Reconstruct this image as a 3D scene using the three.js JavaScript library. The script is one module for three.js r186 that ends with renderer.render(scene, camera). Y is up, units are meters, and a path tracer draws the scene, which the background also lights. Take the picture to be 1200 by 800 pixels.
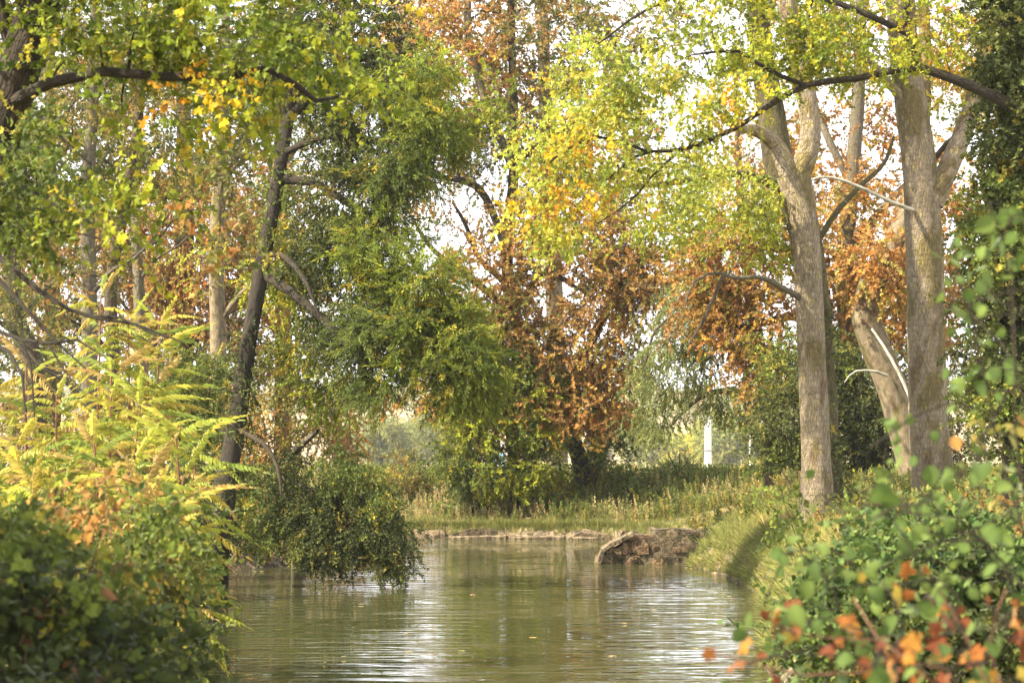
import * as THREE from 'three';
import { mergeGeometries } from 'three/addons/utils/BufferGeometryUtils.js';
import { ImprovedNoise } from 'three/addons/math/ImprovedNoise.js';

// ---------------------------------------------------------------- camera, sky, sun, exposure
const EYE = 2.2, FPX = 2500, PITCH = Math.atan(140 / FPX);
const scene = new THREE.Scene();
const camera = new THREE.PerspectiveCamera(2 * Math.atan(400 / FPX) * 180 / Math.PI, 1.5, 0.1, 6000);
camera.filmGauge = 36;
camera.position.set(0, EYE, 0);
camera.rotation.x = PITCH;
camera.focus = 39;
camera.userData.fStop = 5.6;
const renderer = new THREE.WebGLRenderer({ antialias: true });
renderer.toneMapping = THREE.LinearToneMapping;
renderer.toneMappingExposure = 3.3;
renderer.shadowMap.enabled = true;

const SUN = new THREE.Vector3(-0.68, 0.68, 0.24).normalize();
{ // a bright, milky autumn sky: white near the horizon, faintly blue overhead, a wide glow round the sun
  const W = 256, H = 128, data = new Float32Array(W * H * 4), v = new THREE.Vector3();
  for (let j = 0; j < H; j++) for (let i = 0; i < W; i++) {
    const up = ((j + 0.5) / H - 0.5) * Math.PI, az = ((i + 0.5) / W - 0.5) * 2 * Math.PI;
    v.set(Math.cos(az) * Math.cos(up), Math.sin(up), Math.sin(az) * Math.cos(up));
    const e = Math.max(0, v.y), g = Math.pow(Math.max(0, v.dot(SUN)), 6) * 0.55, k = Math.pow(1 - e, 2.2), o = (j * W + i) * 4;
    data[o] = 0.5 + 0.36 * k + g; data[o + 1] = 0.54 + 0.32 * k + g * 0.96; data[o + 2] = 0.59 + 0.29 * k + g * 0.88; data[o + 3] = 1;
  }
  const sky = new THREE.DataTexture(data, W, H, THREE.RGBAFormat, THREE.FloatType);
  sky.mapping = THREE.EquirectangularReflectionMapping; sky.magFilter = sky.minFilter = THREE.LinearFilter; sky.needsUpdate = true;
  scene.background = sky; scene.environment = sky;
}
const sun = new THREE.DirectionalLight(new THREE.Color().setRGB(1, 0.9, 0.7), 5);
sun.name = 'sun'; sun.position.copy(SUN).multiplyScalar(90).add(new THREE.Vector3(0, 0, -40)); sun.target.position.set(0, 0, -40);
sun.castShadow = true; sun.shadow.mapSize.set(4096, 4096); sun.shadow.radius = 3;
Object.assign(sun.shadow.camera, { left: -70, right: 70, top: 70, bottom: -70, near: 1, far: 250 });
scene.add(sun, sun.target);
scene.fog = new THREE.FogExp2(new THREE.Color().setRGB(0.93, 0.95, 1.0), 0.0002);

// ---------------------------------------------------------------- numbers
function rng(seed) { let s = seed | 0; return () => { s = (s + 0x6d2b79f5) | 0; let t = Math.imul(s ^ (s >>> 15), 1 | s); t = (t + Math.imul(t ^ (t >>> 7), 61 | t)) ^ t; return ((t ^ (t >>> 14)) >>> 0) / 4294967296; }; }
const V = (x, y, z) => new THREE.Vector3(x, y, z);
const sstep = (a, b, x) => { const t = Math.min(1, Math.max(0, (x - a) / (b - a))); return t * t * (3 - 2 * t); };
const mix = (a, b, t) => a + (b - a) * t;
const perlin = new ImprovedNoise(), pn = (x, y, z = 0.37) => perlin.noise(x, y, z);
const CP = Math.cos(PITCH), SP = Math.sin(PITCH);
function at(px, py, d) { // where the sight line through a pixel of the photograph is d metres in front of the eye
  const x = (px - 600) / FPX, y = (400 - py) / FPX, yy = y * CP + SP, zz = CP - y * SP;
  return V(x / zz * d, EYE + yy / zz * d, -d);
}
const gauss = (r) => (r() + r() + r() - 1.5) / 0.87;

// ---------------------------------------------------------------- names and labels
const taken = new Map();
function numbered(n) { const k = taken.get(n) ?? 0; taken.set(n, k + 1); return k ? n + '_' + String(k).padStart(3, '0') : n; }
function thing(name, label, category, pos = V(0, 0, 0), group) {
  const o = new THREE.Group(); o.name = numbered(name); o.position.copy(pos); o.userData = { label, category };
  if (group) o.userData.group = group;
  scene.add(o); return o;
}
function part(name, geo, mat, parent, kind) {
  const m = new THREE.Mesh(geo, mat); m.name = name; if (kind) m.userData.kind = kind; parent.add(m); return m;
}

// ---------------------------------------------------------------- textures and materials
function tileNoise(seed, cells) { const r = rng(seed), a = new Float32Array(cells * cells).map(() => r());
  return (x, y) => { x *= cells; y *= cells; const i = Math.floor(x), j = Math.floor(y), f = x - i, g = y - j, u = f * f * (3 - 2 * f), w = g * g * (3 - 2 * g), q = (p, s) => a[(((s % cells) + cells) % cells) * cells + (((p % cells) + cells) % cells)];
    return mix(mix(q(i, j), q(i + 1, j), u), mix(q(i, j + 1), q(i + 1, j + 1), u), w); }; }
function texture(n, fn, srgb, m = n) {
  const d = new Uint8Array(n * m * 4);
  for (let j = 0; j < m; j++) for (let i = 0; i < n; i++) { const c = fn(i / n, j / m), o = (j * n + i) * 4; for (let k = 0; k < 3; k++) d[o + k] = Math.max(0, Math.min(255, 255 * (c.length ? c[k] : c))); d[o + 3] = 255; }
  const t = new THREE.DataTexture(d, n, m); t.wrapS = t.wrapT = THREE.RepeatWrapping; t.magFilter = THREE.LinearFilter; t.minFilter = THREE.LinearMipmapLinearFilter; t.generateMipmaps = true;
  if (srgb) t.colorSpace = THREE.SRGBColorSpace; t.needsUpdate = true; return t;
}
// bark: furrows that run up the stem, with plates of uneven length and speckles of lichen; one tile is a metre
const nB1 = tileNoise(11, 8), nB2 = tileNoise(12, 32), nB3 = tileNoise(13, 64), nB4 = tileNoise(14, 6), nB5 = tileNoise(15, 128);
function barkHeight(u, v) {
  const w = u + 0.05 * (nB1(u, v) - 0.5), a = 1 - Math.abs(2 * nB2(w * 0.75, v * 0.28) - 1), b = 1 - Math.abs(2 * nB3(w, v * 0.33) - 1);
  return Math.min(1, 0.5 * (1 - a * a) + 0.3 * (1 - b * b) + 0.2 * nB5(u, v * 0.5));
}
// The columns repeat: the periods above are whole numbers of cells only along v, so blend the seam.
function seamless(f) { return (u, v) => { const k = sstep(0.85, 1, u), l = sstep(0.85, 1, v); return mix(mix(f(u, v), f(u - 1, v), k), mix(f(u, v - 1), f(u - 1, v - 1), k), l); }; }
const barkH = seamless(barkHeight);
const barkBump = texture(512, (u, v) => barkH(u, v));
const barkMap = texture(512, (u, v) => { const h = barkH(u, v), l = sstep(0.55, 0.75, nB4(u, v)) * sstep(0.45, 0.8, nB3(u, v)), g = 0.5 + 0.42 * h + 0.12 * (nB5(u, v) - 0.5);
  return [g * (1 + 0.12 * l), g * (0.96 + 0.14 * l), g * (0.88 - 0.2 * l)]; }, true);
const smoothMap = texture(256, (u, v) => { const f = seamless((a, b) => nB1(a, b) * 0.5 + nB2(a, b) * 0.3 + nB5(a, b) * 0.2)(u, v), g = 0.6 + 0.42 * f, p = sstep(0.6, 0.68, nB4(u, v) * 0.7 + nB2(u, v) * 0.3); return [g * mix(1, 0.8, p), g * mix(0.98, 0.82, p), g * mix(0.93, 0.7, p)]; }, true);
const bark = (r, g, b, bump = 0.03, map = barkMap) => new THREE.MeshStandardMaterial({ color: new THREE.Color().setRGB(r, g, b), map, bumpMap: barkBump, bumpScale: bump, roughness: 0.95, vertexColors: true });
const M = {
  barkPale: bark(0.58, 0.495, 0.385, 0.05), barkTan: bark(0.32, 0.255, 0.175, 0.012, smoothMap), barkMoss: bark(0.2, 0.18, 0.085, 0.03), barkDark: bark(0.1, 0.08, 0.06, 0.03),
  barkGrey: bark(0.28, 0.25, 0.2, 0.02), barkBrown: bark(0.15, 0.115, 0.08, 0.02), deadWood: bark(0.72, 0.68, 0.62, 0.005, smoothMap), redStem: bark(0.42, 0.2, 0.13, 0.002, smoothMap),
};
const leafMat = (trans, coat = 0, rough = 1) => new THREE.MeshPhysicalMaterial({ color: 0xffffff, vertexColors: true, side: THREE.DoubleSide, roughness: rough, transmission: trans, thickness: 0, clearcoat: coat, clearcoatRoughness: 0.35, specularIntensity: 0.3 });
M.leaf = leafMat(0.45); M.leafThin = leafMat(0.55); M.leafGloss = leafMat(0.3, 0.1); M.leafDry = leafMat(0.4); M.grass = leafMat(0.3);

// ---------------------------------------------------------------- geometry kit
class Kit { // gathers coloured triangles
  constructor() { this.p = []; this.c = []; this.i = []; }
  add(pts, tris, m, col) { const b = this.p.length / 3, v = V(); for (const q of pts) { v.set(q[0], q[1], q[2]).applyMatrix4(m); this.p.push(v.x, v.y, v.z); const w = q[3] ?? 1; this.c.push(col[0] * w, col[1] * w, col[2] * w); } for (const t of tris) this.i.push(t + b); }
  geo() { const g = new THREE.BufferGeometry(); g.setAttribute('position', new THREE.Float32BufferAttribute(this.p, 3)); g.setAttribute('color', new THREE.Float32BufferAttribute(this.c, 3)); g.setIndex(this.i); g.computeVertexNormals(); return g; }
}
// one leaf, stalk end at the origin, tip towards +y, upper face towards +z, length 1
function strip(rows, fold, droop) { const pts = [], tris = []; rows.forEach(([t, w], k) => { const z = -droop * t * t; pts.push([-w, t, z + fold * w], [0, t, z], [w, t, z + fold * w]); if (k) { const a = 3 * (k - 1), b = 3 * k; tris.push(a, a + 1, b + 1, a, b + 1, b, a + 1, a + 2, b + 2, a + 1, b + 2, b + 1); } }); return [pts, tris]; }
function fan(outline, cy, curl) { const pts = [[0, cy, 0.04]], tris = []; for (const [x, y] of outline) pts.push([x, y, -curl * (x * x + (y - cy) * (y - cy)) + 0.06 * Math.sin(9 * x + 5 * y)]); for (let k = 1; k < outline.length; k++) tris.push(0, k, k + 1); return [pts, tris]; }
const mirror = (half) => [...half.map(([x, y]) => [x, y]), ...half.slice(0, -1).reverse().map(([x, y]) => [-x, y])];
const toothed = (rows, fold, droop) => { const [p, t] = strip(rows, fold, droop); p.forEach((q, i) => { q[3] = i % 3 === 1 ? 1.35 : i % 2 ? 0.92 : 1.04; }); return [p, t]; };
const LEAF = {
  hazel: toothed([[0, 0.05], [0.07, 0.24], [0.11, 0.22], [0.2, 0.36], [0.25, 0.34], [0.36, 0.43], [0.41, 0.4], [0.52, 0.42], [0.57, 0.38], [0.68, 0.35], [0.73, 0.3], [0.83, 0.22], [0.88, 0.13], [1, 0]], 0.25, 0.3),
  ovate: strip([[0, 0.02], [0.16, 0.24], [0.42, 0.34], [0.72, 0.22], [1, 0]], 0.3, 0.25),
  round: strip([[0, 0.06], [0.14, 0.33], [0.4, 0.45], [0.7, 0.36], [0.9, 0.14], [1, 0]], 0.22, 0.22),
  lance: strip([[0, 0.01], [0.3, 0.13], [0.65, 0.11], [1, 0]], 0.3, 0.3),
  lobed: fan(mirror([[0, 0], [0.3, -0.06], [0.5, 0.1], [0.34, 0.26], [0.62, 0.42], [0.56, 0.62], [0.26, 0.56], [0.2, 0.82], [0, 1]]), 0.36, 0.35),
  ivy: fan(mirror([[0, 0.04], [0.26, -0.06], [0.5, 0.22], [0.32, 0.44], [0.22, 0.7], [0, 1]]), 0.3, 0.2),
};
const UP = V(0, 1, 0), Mx = (p, q, s) => new THREE.Matrix4().compose(p, q, V(s, s, s));
function sprig(kind, n, len, size, seed, spread = 1) { // a twig end with n leaves; the twig runs along +y
  const r = rng(seed), k = new Kit(), q = new THREE.Quaternion(), e = new THREE.Euler();
  for (let i = 0; i < n; i++) {
    const t = (i + 0.6) / n, a = i * 2.4 + r() * 0.9, tilt = (0.55 + 0.75 * r()) * spread * (i === n - 1 ? 0.3 : 1);
    q.setFromEuler(e.set(0, a, 0)).multiply(new THREE.Quaternion().setFromEuler(e.set(tilt, 0, 0))).multiply(new THREE.Quaternion().setFromEuler(e.set((r() - 0.5) * 0.7, (r() - 0.5) * 1.6, (r() - 0.5) * 0.7)));
    const b = 0.72 + 0.5 * r(), w = (r() - 0.5) * 0.22, off = V(0, 0, 0.25 * size).applyQuaternion(q);
    k.add(...LEAF[kind], Mx(V(0.06 * len * Math.sin(5 * t + seed), t * len, 0.06 * len * Math.cos(4 * t)).add(off.multiplyScalar(0.3)), q, size * (0.7 + 0.55 * r())), [b * (1 + w), b, b * (1 - w)]);
  }
  const s = 0.012 * len; k.add([[s, 0, 0], [-s, 0, s], [-s, 0, -s], [0, len, 0]], [0, 1, 3, 1, 2, 3, 2, 0, 3], new THREE.Matrix4(), [0.45, 0.4, 0.5]);
  return k.geo();
}
const single = (kind, size, seed) => { const r = rng(seed + 5), k = new Kit(), a = (r() - 0.5) * 1.1, b = (r() - 0.5) * 0.9, c = (r() - 0.5) * 0.7; k.add(LEAF[kind][0].map(([x, y, z, w]) => [x + 0.12 * c * y * y, y, z + a * x * x + b * (y - 0.3) * (y - 0.3) + c * x * y, w ?? 1 + 0.3 * (0.5 - Math.hypot(x, y - 0.4))]), LEAF[kind][1], Mx(V(), new THREE.Quaternion(), size), [1, 1, 1]); return k.geo(); };
const SPRIG = {
  plane: [sprig('lobed', 15, 0.5, 0.07, 1), sprig('lobed', 13, 0.46, 0.076, 2)], ovate: [sprig('ovate', 19, 0.44, 0.053, 3), sprig('ovate', 17, 0.38, 0.058, 4)],
  fine: [sprig('lance', 22, 0.36, 0.075, 5, 0.9), sprig('lance', 20, 0.4, 0.082, 6, 0.9)], maple: [sprig('lobed', 10, 0.3, 0.039, 7), sprig('lobed', 9, 0.27, 0.043, 8)],
  ivy: [sprig('ivy', 13, 0.3, 0.05, 9), sprig('ivy', 12, 0.28, 0.054, 10)], bramble: [sprig('ovate', 10, 0.18, 0.042, 11), sprig('ivy', 9, 0.18, 0.042, 12)], small: [sprig('ovate', 18, 0.32, 0.045, 13), sprig('ovate', 16, 0.28, 0.05, 14)],
};

// a tapering, slightly knobbly tube through points; uv in metres round and along
function tube(pts, radii, sides, seg, wob = 0, seed = 0) {
  const curve = new THREE.CatmullRomCurve3(pts, false, 'centripetal'), n = Math.max(2, seg), p = [], nor = [], uv = [], col = [], idx = [], L = curve.getLength(), centres = [];
  const T = [], P = []; for (let i = 0; i <= n; i++) { P.push(curve.getPoint(i / n)); T.push(curve.getTangent(i / n)); }
  let side = Math.abs(T[0].x) < 0.8 ? V(1, 0, 0) : V(0, 0, 1);
  const circ = Math.max(1, Math.round(2 * Math.PI * radii[0] / 0.9));
  let along = 0;
  for (let i = 0; i <= n; i++) {
    if (i) along += P[i].distanceTo(P[i - 1]);
    side = side.clone().addScaledVector(T[i], -side.dot(T[i])).normalize(); const bin = T[i].clone().cross(side), f = (i / n) * (radii.length - 1), a = Math.min(radii.length - 2, Math.floor(f)), r0 = mix(radii[a], radii[a + 1], f - a);
    centres.push({ p: P[i], r: r0 });
    for (let s = 0; s <= sides; s++) {
      const an = s / sides * 2 * Math.PI, c = Math.cos(an), d = Math.sin(an), r = wob ? r0 * (1 + wob * pn(c * 1.3 + seed, d * 1.3 + along * 0.9, along * 0.7 + seed * 3.1) + wob * 0.4 * pn(c * 4 + seed, d * 4, along * 3)) : r0;
      p.push(P[i].x + (side.x * c + bin.x * d) * r, P[i].y + (side.y * c + bin.y * d) * r, P[i].z + (side.z * c + bin.z * d) * r);
      nor.push(side.x * c + bin.x * d, side.y * c + bin.y * d, side.z * c + bin.z * d); uv.push(s / sides * circ, along / 0.9);
      { const i3 = p.length - 3, X = p[i3], Y = p[i3 + 1], Z = p[i3 + 2], a = pn(X * 2.1 + 3, Y * 0.9, Z * 2.1) + 0.55 * pn(X * 7, Y * 3.5, Z * 7 + 5), b = pn(X * 2.6 - 9, Y * 1.2 + 4, Z * 2.6) + 0.6 * pn(X * 9, Y * 6, Z * 9), e = 1 + 0.12 * pn(X * 5, Y * 2, Z * 5 + 8); if (sides > 12 && a > 0.3) col.push(0.62 * e, 0.6 * e, 0.36 * e); else if (sides > 12 && b > 0.34) col.push(0.6 * e, 0.52 * e, 0.45 * e); else col.push(e, e, e); }
      if (i && s) { const k = (sides + 1) * i + s, m = k - sides - 1; idx.push(m - 1, m, k, m - 1, k, k - 1); }
    }
  }
  const g = new THREE.BufferGeometry(); g.setAttribute('position', new THREE.Float32BufferAttribute(p, 3)); g.setAttribute('normal', new THREE.Float32BufferAttribute(nor, 3)); g.setAttribute('uv', new THREE.Float32BufferAttribute(uv, 2)); g.setAttribute('color', new THREE.Float32BufferAttribute(col, 3)); g.setIndex(idx);
  return { g, centres, L };
}

// ---------------------------------------------------------------- trees
// Palettes: lists of [weight, r, g, b] leaf colours (linear).
const PAL = {
  russet: [[4, 0.36, 0.195, 0.055], [3, 0.43, 0.25, 0.065], [2, 0.28, 0.15, 0.045], [2, 0.46, 0.3, 0.05], [2, 0.23, 0.22, 0.035]],
  orange: [[3, 0.44, 0.23, 0.06], [3, 0.37, 0.185, 0.05], [2, 0.52, 0.31, 0.05], [1.6, 0.26, 0.23, 0.035]],
  peach: [[3, 0.46, 0.25, 0.075], [2, 0.4, 0.19, 0.05], [2, 0.34, 0.27, 0.06], [1, 0.5, 0.34, 0.07]],
  dark: [[4, 0.055, 0.07, 0.017], [3, 0.085, 0.1, 0.021], [2, 0.12, 0.135, 0.025], [0.6, 0.27, 0.22, 0.035]],
  bramble: [[4, 0.04, 0.052, 0.012], [3, 0.055, 0.072, 0.014], [1.5, 0.085, 0.1, 0.02], [0.7, 0.16, 0.08, 0.03]],  // bramble greens darkened to carry the shade of the thicket
  green: [[4, 0.125, 0.16, 0.025], [3, 0.17, 0.205, 0.031], [2, 0.09, 0.115, 0.021], [0.9, 0.33, 0.28, 0.035]],
  fresh: [[4, 0.18, 0.215, 0.017], [3, 0.25, 0.27, 0.020], [2, 0.12, 0.155, 0.017], [1, 0.42, 0.33, 0.028]],
  olive: [[4, 0.18, 0.17, 0.039], [3, 0.24, 0.2, 0.042], [2, 0.11, 0.125, 0.028], [1.5, 0.36, 0.27, 0.056], [0.8, 0.36, 0.18, 0.049]],
  yellow: [[4, 0.55, 0.5, 0.065], [4, 0.4, 0.43, 0.055], [2, 0.27, 0.31, 0.045], [0.6, 0.62, 0.4, 0.05]],
  gold: [[4, 0.64, 0.42, 0.02], [2, 0.64, 0.32, 0.02], [2, 0.5, 0.44, 0.025]],
  lime: [[4, 0.28, 0.31, 0.022], [3, 0.4, 0.4, 0.028], [2, 0.18, 0.21, 0.021], [1, 0.56, 0.45, 0.028]],
  pale: [[4, 0.25, 0.275, 0.08], [3, 0.2, 0.23, 0.06], [2, 0.32, 0.32, 0.1]],
  straw: [[3, 0.46, 0.35, 0.15], [2, 0.36, 0.27, 0.11], [3, 0.26, 0.25, 0.07], [2, 0.17, 0.19, 0.035]],
  litter: [[3, 0.3, 0.15, 0.07], [3, 0.4, 0.22, 0.1], [2, 0.2, 0.1, 0.05], [1, 0.45, 0.3, 0.15]],
  turf: [[4, 0.17, 0.19, 0.05], [3, 0.13, 0.155, 0.035], [2, 0.24, 0.23, 0.07], [1.2, 0.36, 0.3, 0.12]],
  hazel: [[4, 0.085, 0.13, 0.028], [3, 0.12, 0.165, 0.035], [2, 0.06, 0.095, 0.02]],
  crimson: [[4, 0.2, 0.055, 0.018], [3, 0.34, 0.12, 0.025], [2, 0.44, 0.2, 0.03], [0.8, 0.38, 0.28, 0.045]],
};
function pick(pal, r) { let s = 0; for (const c of pal) s += c[0]; let t = r() * s; for (const c of pal) { t -= c[0]; if (t <= 0) return c; } return pal[0]; }

class Plant {
  constructor(name, label, category, base, seed, group) {
    this.r = rng(seed); this.seed = seed; this.base = base; this.o = thing(name, label, category, base, group); this.nodes = []; this.wood = new Map(); this.fol = new Map();
  }
  wooden(g, mat, name = 'trunk') { const k = name + mat.uuid; if (!this.wood.has(k)) this.wood.set(k, { name, mat, list: [] }); this.wood.get(k).list.push(g.translate(-this.base.x, -this.base.y, -this.base.z)); }
  // a limb traced through [px, py, depth] with the widths it shows in pixels
  limb(trace, widths, mat, { sides = 10, wob = 0.1, name = 'trunk', root = false, world = false } = {}) {
    const pts = trace.map((t) => (world ? t.clone() : at(...t))), rad = widths.map((w, i) => (world ? w : w / 2 * mix(trace[0][2], trace[trace.length - 1][2], i / Math.max(1, widths.length - 1)) / FPX));
    if (root) { const p = pts[0].clone(); p.y = groundAt(p.x, p.z) - 0.25; if (p.y < pts[0].y - 0.05) { pts.unshift(p); rad.unshift(rad[0] * 1.4); } else { pts[0].y = p.y; } if (rad[0] > 0.1) { const k = pts[0].clone().lerp(pts[1], Math.min(0.5, 0.5 / pts[0].distanceTo(pts[1]))); pts.splice(1, 0, k); rad.splice(1, 0, mix(rad[0], rad[1], 0.75)); rad[0] *= 1.25; } }
    let len = 0; for (let i = 1; i < pts.length; i++) len += pts[i].distanceTo(pts[i - 1]);
    const t = tube(pts, rad, sides, Math.ceil(len / (sides > 12 ? 0.1 : 0.3)), wob, this.seed * 0.37);
    this.wooden(t.g, mat, name); for (const c of t.centres) this.nodes.push(c);
    return this;
  }
  // leaf masses: ellipsoids given by centre pixel, depth and radii; filled with clumps hung on twigs that fork off the nearest wood
  crown(blobs, mat, { twig = M.barkBrown, kind = 'ovate', lmat = M.leaf, clump = 0.42, per = 14, scale = 1, droop = 0.35, reach = 9, twigs = true, name = 'crown', px = FPX } = {}) {
    const r = this.r, todo = [];
    for (const b of blobs) {
      const [cx, cy, d, rx, ry, n, pal, o = {}] = b, c = at(cx, cy, d), k = d / FPX, rz = o.rz ?? Math.max(0.8, 0.75 * Math.min(rx, ry) * k);
      for (let i = 0; i < n; i++) {
        const v = V(); do v.set(r() * 2 - 1, r() * 2 - 1, r() * 2 - 1); while (v.lengthSq() > 1);
        v.multiplyScalar(Math.pow(v.length(), -0.3));
        const p = V(c.x + v.x * rx * k, c.y + v.y * ry * k, c.z + v.z * rz); if (p.y < groundAt(p.x, p.z) + 0.03) p.y = Math.max(0.06, groundAt(p.x, p.z) + 0.05);
        todo.push({ p, c, pal, o, tint: 0.75 + 0.5 * r() });
      }
    }
    const q = new THREE.Quaternion(), spin = new THREE.Quaternion(), dir = V(), col = new THREE.Color(), m = new THREE.Matrix4();
    if (twigs && this.nodes.length) {
      for (const t of todo) { t.near = Infinity; for (const n of this.nodes) t.near = Math.min(t.near, n.p.distanceToSquared(t.p)); }
      todo.sort((a, b) => a.near - b.near);
      for (const t of todo) {
        let best = null, cost = Infinity;
        for (const n of this.nodes) { const dx = n.p.x - t.p.x, dy = n.p.y - t.p.y, dz = n.p.z - t.p.z, c = dx * dx + dz * dz + dy * dy * (dy > 0 && !t.o.hang ? 2 : 1); if (c < cost) { cost = c; best = n; } }
        const a = best.p, L = a.distanceTo(t.p); if (L < 0.05 || L > reach) continue;
        const r0 = Math.min(best.r * 0.75, 0.006 + 0.011 * L), mid = a.clone().lerp(t.p, 0.5), up = t.o.hang ? 0.12 : 0.06;
        mid.x += gauss(r) * 0.1 * L; mid.y += gauss(r) * 0.07 * L + up * L; mid.z += gauss(r) * 0.1 * L;
        const g = tube([a.clone(), mid, t.p.clone()], [r0, r0 * 0.8, Math.max(0.003, r0 * 0.3)], 4, L > 1.5 ? 8 : L > 0.6 ? 5 : 3, 0, 0);
        this.wooden(g.g, twig, 'twig'); g.centres.shift(); for (const c of g.centres) this.nodes.push(c);
      }
    }
    const lists = [[], []];
    for (const t of todo) {
      const nn = Math.round(per * (t.o.per ?? 1) * (0.6 + 0.8 * r())), cs = clump * (t.o.clump ?? 1), base = pick(PAL[t.pal], r), dr = t.o.droop ?? droop;
      for (let i = 0; i < nn; i++) {
        const p = V(t.p.x + gauss(r) * cs, t.p.y + gauss(r) * cs * (t.o.flat ?? 0.75), t.p.z + gauss(r) * cs); if (p.y < 0.05) p.y = 0.05 + r() * 0.1;
        dir.set(r() * 2 - 1, r() * 2 - 1 - dr * 1.6, r() * 2 - 1).addScaledVector(p.clone().sub(t.c).normalize(), 0.6).normalize();
        q.setFromUnitVectors(UP, dir); spin.setFromAxisAngle(UP, r() * 6.283); q.multiply(spin);
        const s = scale * (t.o.scale ?? 1) * (0.65 + 0.7 * r()), c = r() < 0.6 ? base : pick(PAL[t.pal], r), w = t.tint * (0.8 + 0.4 * r()), hue = 1 + (r() - 0.5) * 0.16;
        lists[r() < 0.5 ? 0 : 1].push([m.compose(p.sub(this.base), q, V(s, s, s)).clone(), col.setRGB(c[1] * w * hue, c[2] * w, c[3] * w / hue).clone()]);
      }
    }
    lists.forEach((l, k) => { if (!l.length) return; const im = new THREE.InstancedMesh(SPRIG[kind][k], lmat, l.length); im.name = name; im.userData.kind = 'stuff'; l.forEach(([mm, c], i) => { im.setMatrixAt(i, mm); im.setColorAt(i, c); }); this.o.add(im); });
    this.todo = todo; return this;
  }
  // single leaves that the photograph lets one tell apart: meshes of their own round the given clumps
  leaves(n, kind, size, pals, { spread = 0.25, front = true, mat = M.leafThin, from } = {}) {
    const r = this.r, geos = [0.7, 0.85, 0.95, 1.05, 1.15, 1.3].map((s, i) => single(kind, size * s, i * 3 + this.seed)), src = from ?? this.todo;
    const mats = {}; const q = new THREE.Quaternion(), v = V();
    for (let i = 0; i < n; i++) {
      const t = src[Math.floor(r() * src.length)], pal = pals ?? t.pal , c = pick(PAL[pal], r), id = c.join();
      if (!mats[id]) { mats[id] = mat.clone(); mats[id].color = new THREE.Color().setRGB(c[1], c[2], c[3]); }
      const l = part('leaf', geos[i % 6], mats[id], this.o);
      v.set(t.p.x + gauss(r) * spread, t.p.y + gauss(r) * spread * 0.8, t.p.z + (front ? Math.abs(gauss(r)) * spread : gauss(r) * spread));
      const dir = V(gauss(r), gauss(r) * 0.6 - 0.6, gauss(r) * 0.8 + 0.2).normalize(); q.setFromUnitVectors(UP, dir).multiply(new THREE.Quaternion().setFromAxisAngle(UP, r() * 6.283));
      l.position.copy(v).sub(this.base); l.quaternion.copy(q); const s = 0.75 + 0.5 * r(); l.scale.set(s, s, s);
    }
    return this;
  }
  done() {
    for (const w of this.wood.values()) { const g = w.list.length > 1 ? mergeGeometries(w.list) : w.list[0]; part(w.name, g, w.mat, this.o, w.name === 'twig' ? 'stuff' : undefined); }
    return this;
  }
}

// ---------------------------------------------------------------- the land: a river that narrows towards the eye, turns away behind the left bank
const RIVER = [[1.5, 14], [1.3, 0], [1.45, -6], [1.9, -13], [2.55, -21], [3.35, -28], [4.1, -35], [4.15, -40], [3.75, -45], [4.3, -48], [4.4, -52], [4.0, -56], [3.3, -59.5], [2.4, -60.6], [0, -61], [-3, -61.6], [-12, -64.5], [-34, -72],
  [-34, -64], [-12, -58], [-4.2, -53.5], [-2.7, -49.5], [-3.0, -46.3], [-5, -44.7], [-6.1, -42], [-5.5, -37.4], [-4.3, -30], [-3.0, -21], [-2.1, -13], [-1.6, -6], [-1.4, 0], [-1.5, 14]];
function shore(x, z) { // distance to the waterline, positive on land
  let best = Infinity, inside = false;
  for (let i = 0, j = RIVER.length - 1; i < RIVER.length; j = i++) {
    const [ax, az] = RIVER[j], [bx, bz] = RIVER[i], dx = bx - ax, dz = bz - az, t = Math.max(0, Math.min(1, ((x - ax) * dx + (z - az) * dz) / (dx * dx + dz * dz))), ex = x - ax - t * dx, ez = z - az - t * dz;
    best = Math.min(best, ex * ex + ez * ez);
    if ((az > z) !== (bz > z) && x < (bx - ax) * (z - az) / (bz - az) + ax) inside = !inside;
  }
  return (inside ? -1 : 1) * Math.sqrt(best);
}
function groundAt(x, z) {
  const s0 = shore(x, z) + 0.18 * pn(x * 0.9, z * 0.9, 5.1), d = -z;
  if (s0 < 0) return -0.08 - 0.9 * sstep(0, 1.6, -s0);
  const s = s0, bump = 0.12 * pn(x * 0.7, z * 0.7, 1.7) + 0.05 * pn(x * 2.3, z * 2.3, 8.2), far = sstep(50, 57, d);
  const right = 1.1 * sstep(-0.5, 1.5, s) * Math.min(1, s * 3) + 0.5 * sstep(1.2, 5, s), left = 0.9 * sstep(-0.6, 2.2, s) * Math.min(1, s * 3) + 0.5 * sstep(1.5, 6, s);
  const back = 0.32 * sstep(0, 0.35, s) + 0.12 * sstep(0.3, 1.4, s) + 1.12 * sstep(1.1, 6.5, s);
  let h = mix(x > 0 ? right : left, back, far) + bump * sstep(0.1, 1.5, s);
  const hill = sstep(420, 1300, d) * (30 + 12 * pn(x * 0.004, z * 0.003, 2.2)) + sstep(1300, 2300, d) * 24;
  return h + hill - 0.5 * sstep(75, 160, d) * (1 - sstep(300, 500, d));
}
const nG1 = tileNoise(21, 16), nG2 = tileNoise(22, 64), nG3 = tileNoise(23, 200), nG4 = tileNoise(24, 7);
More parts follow.
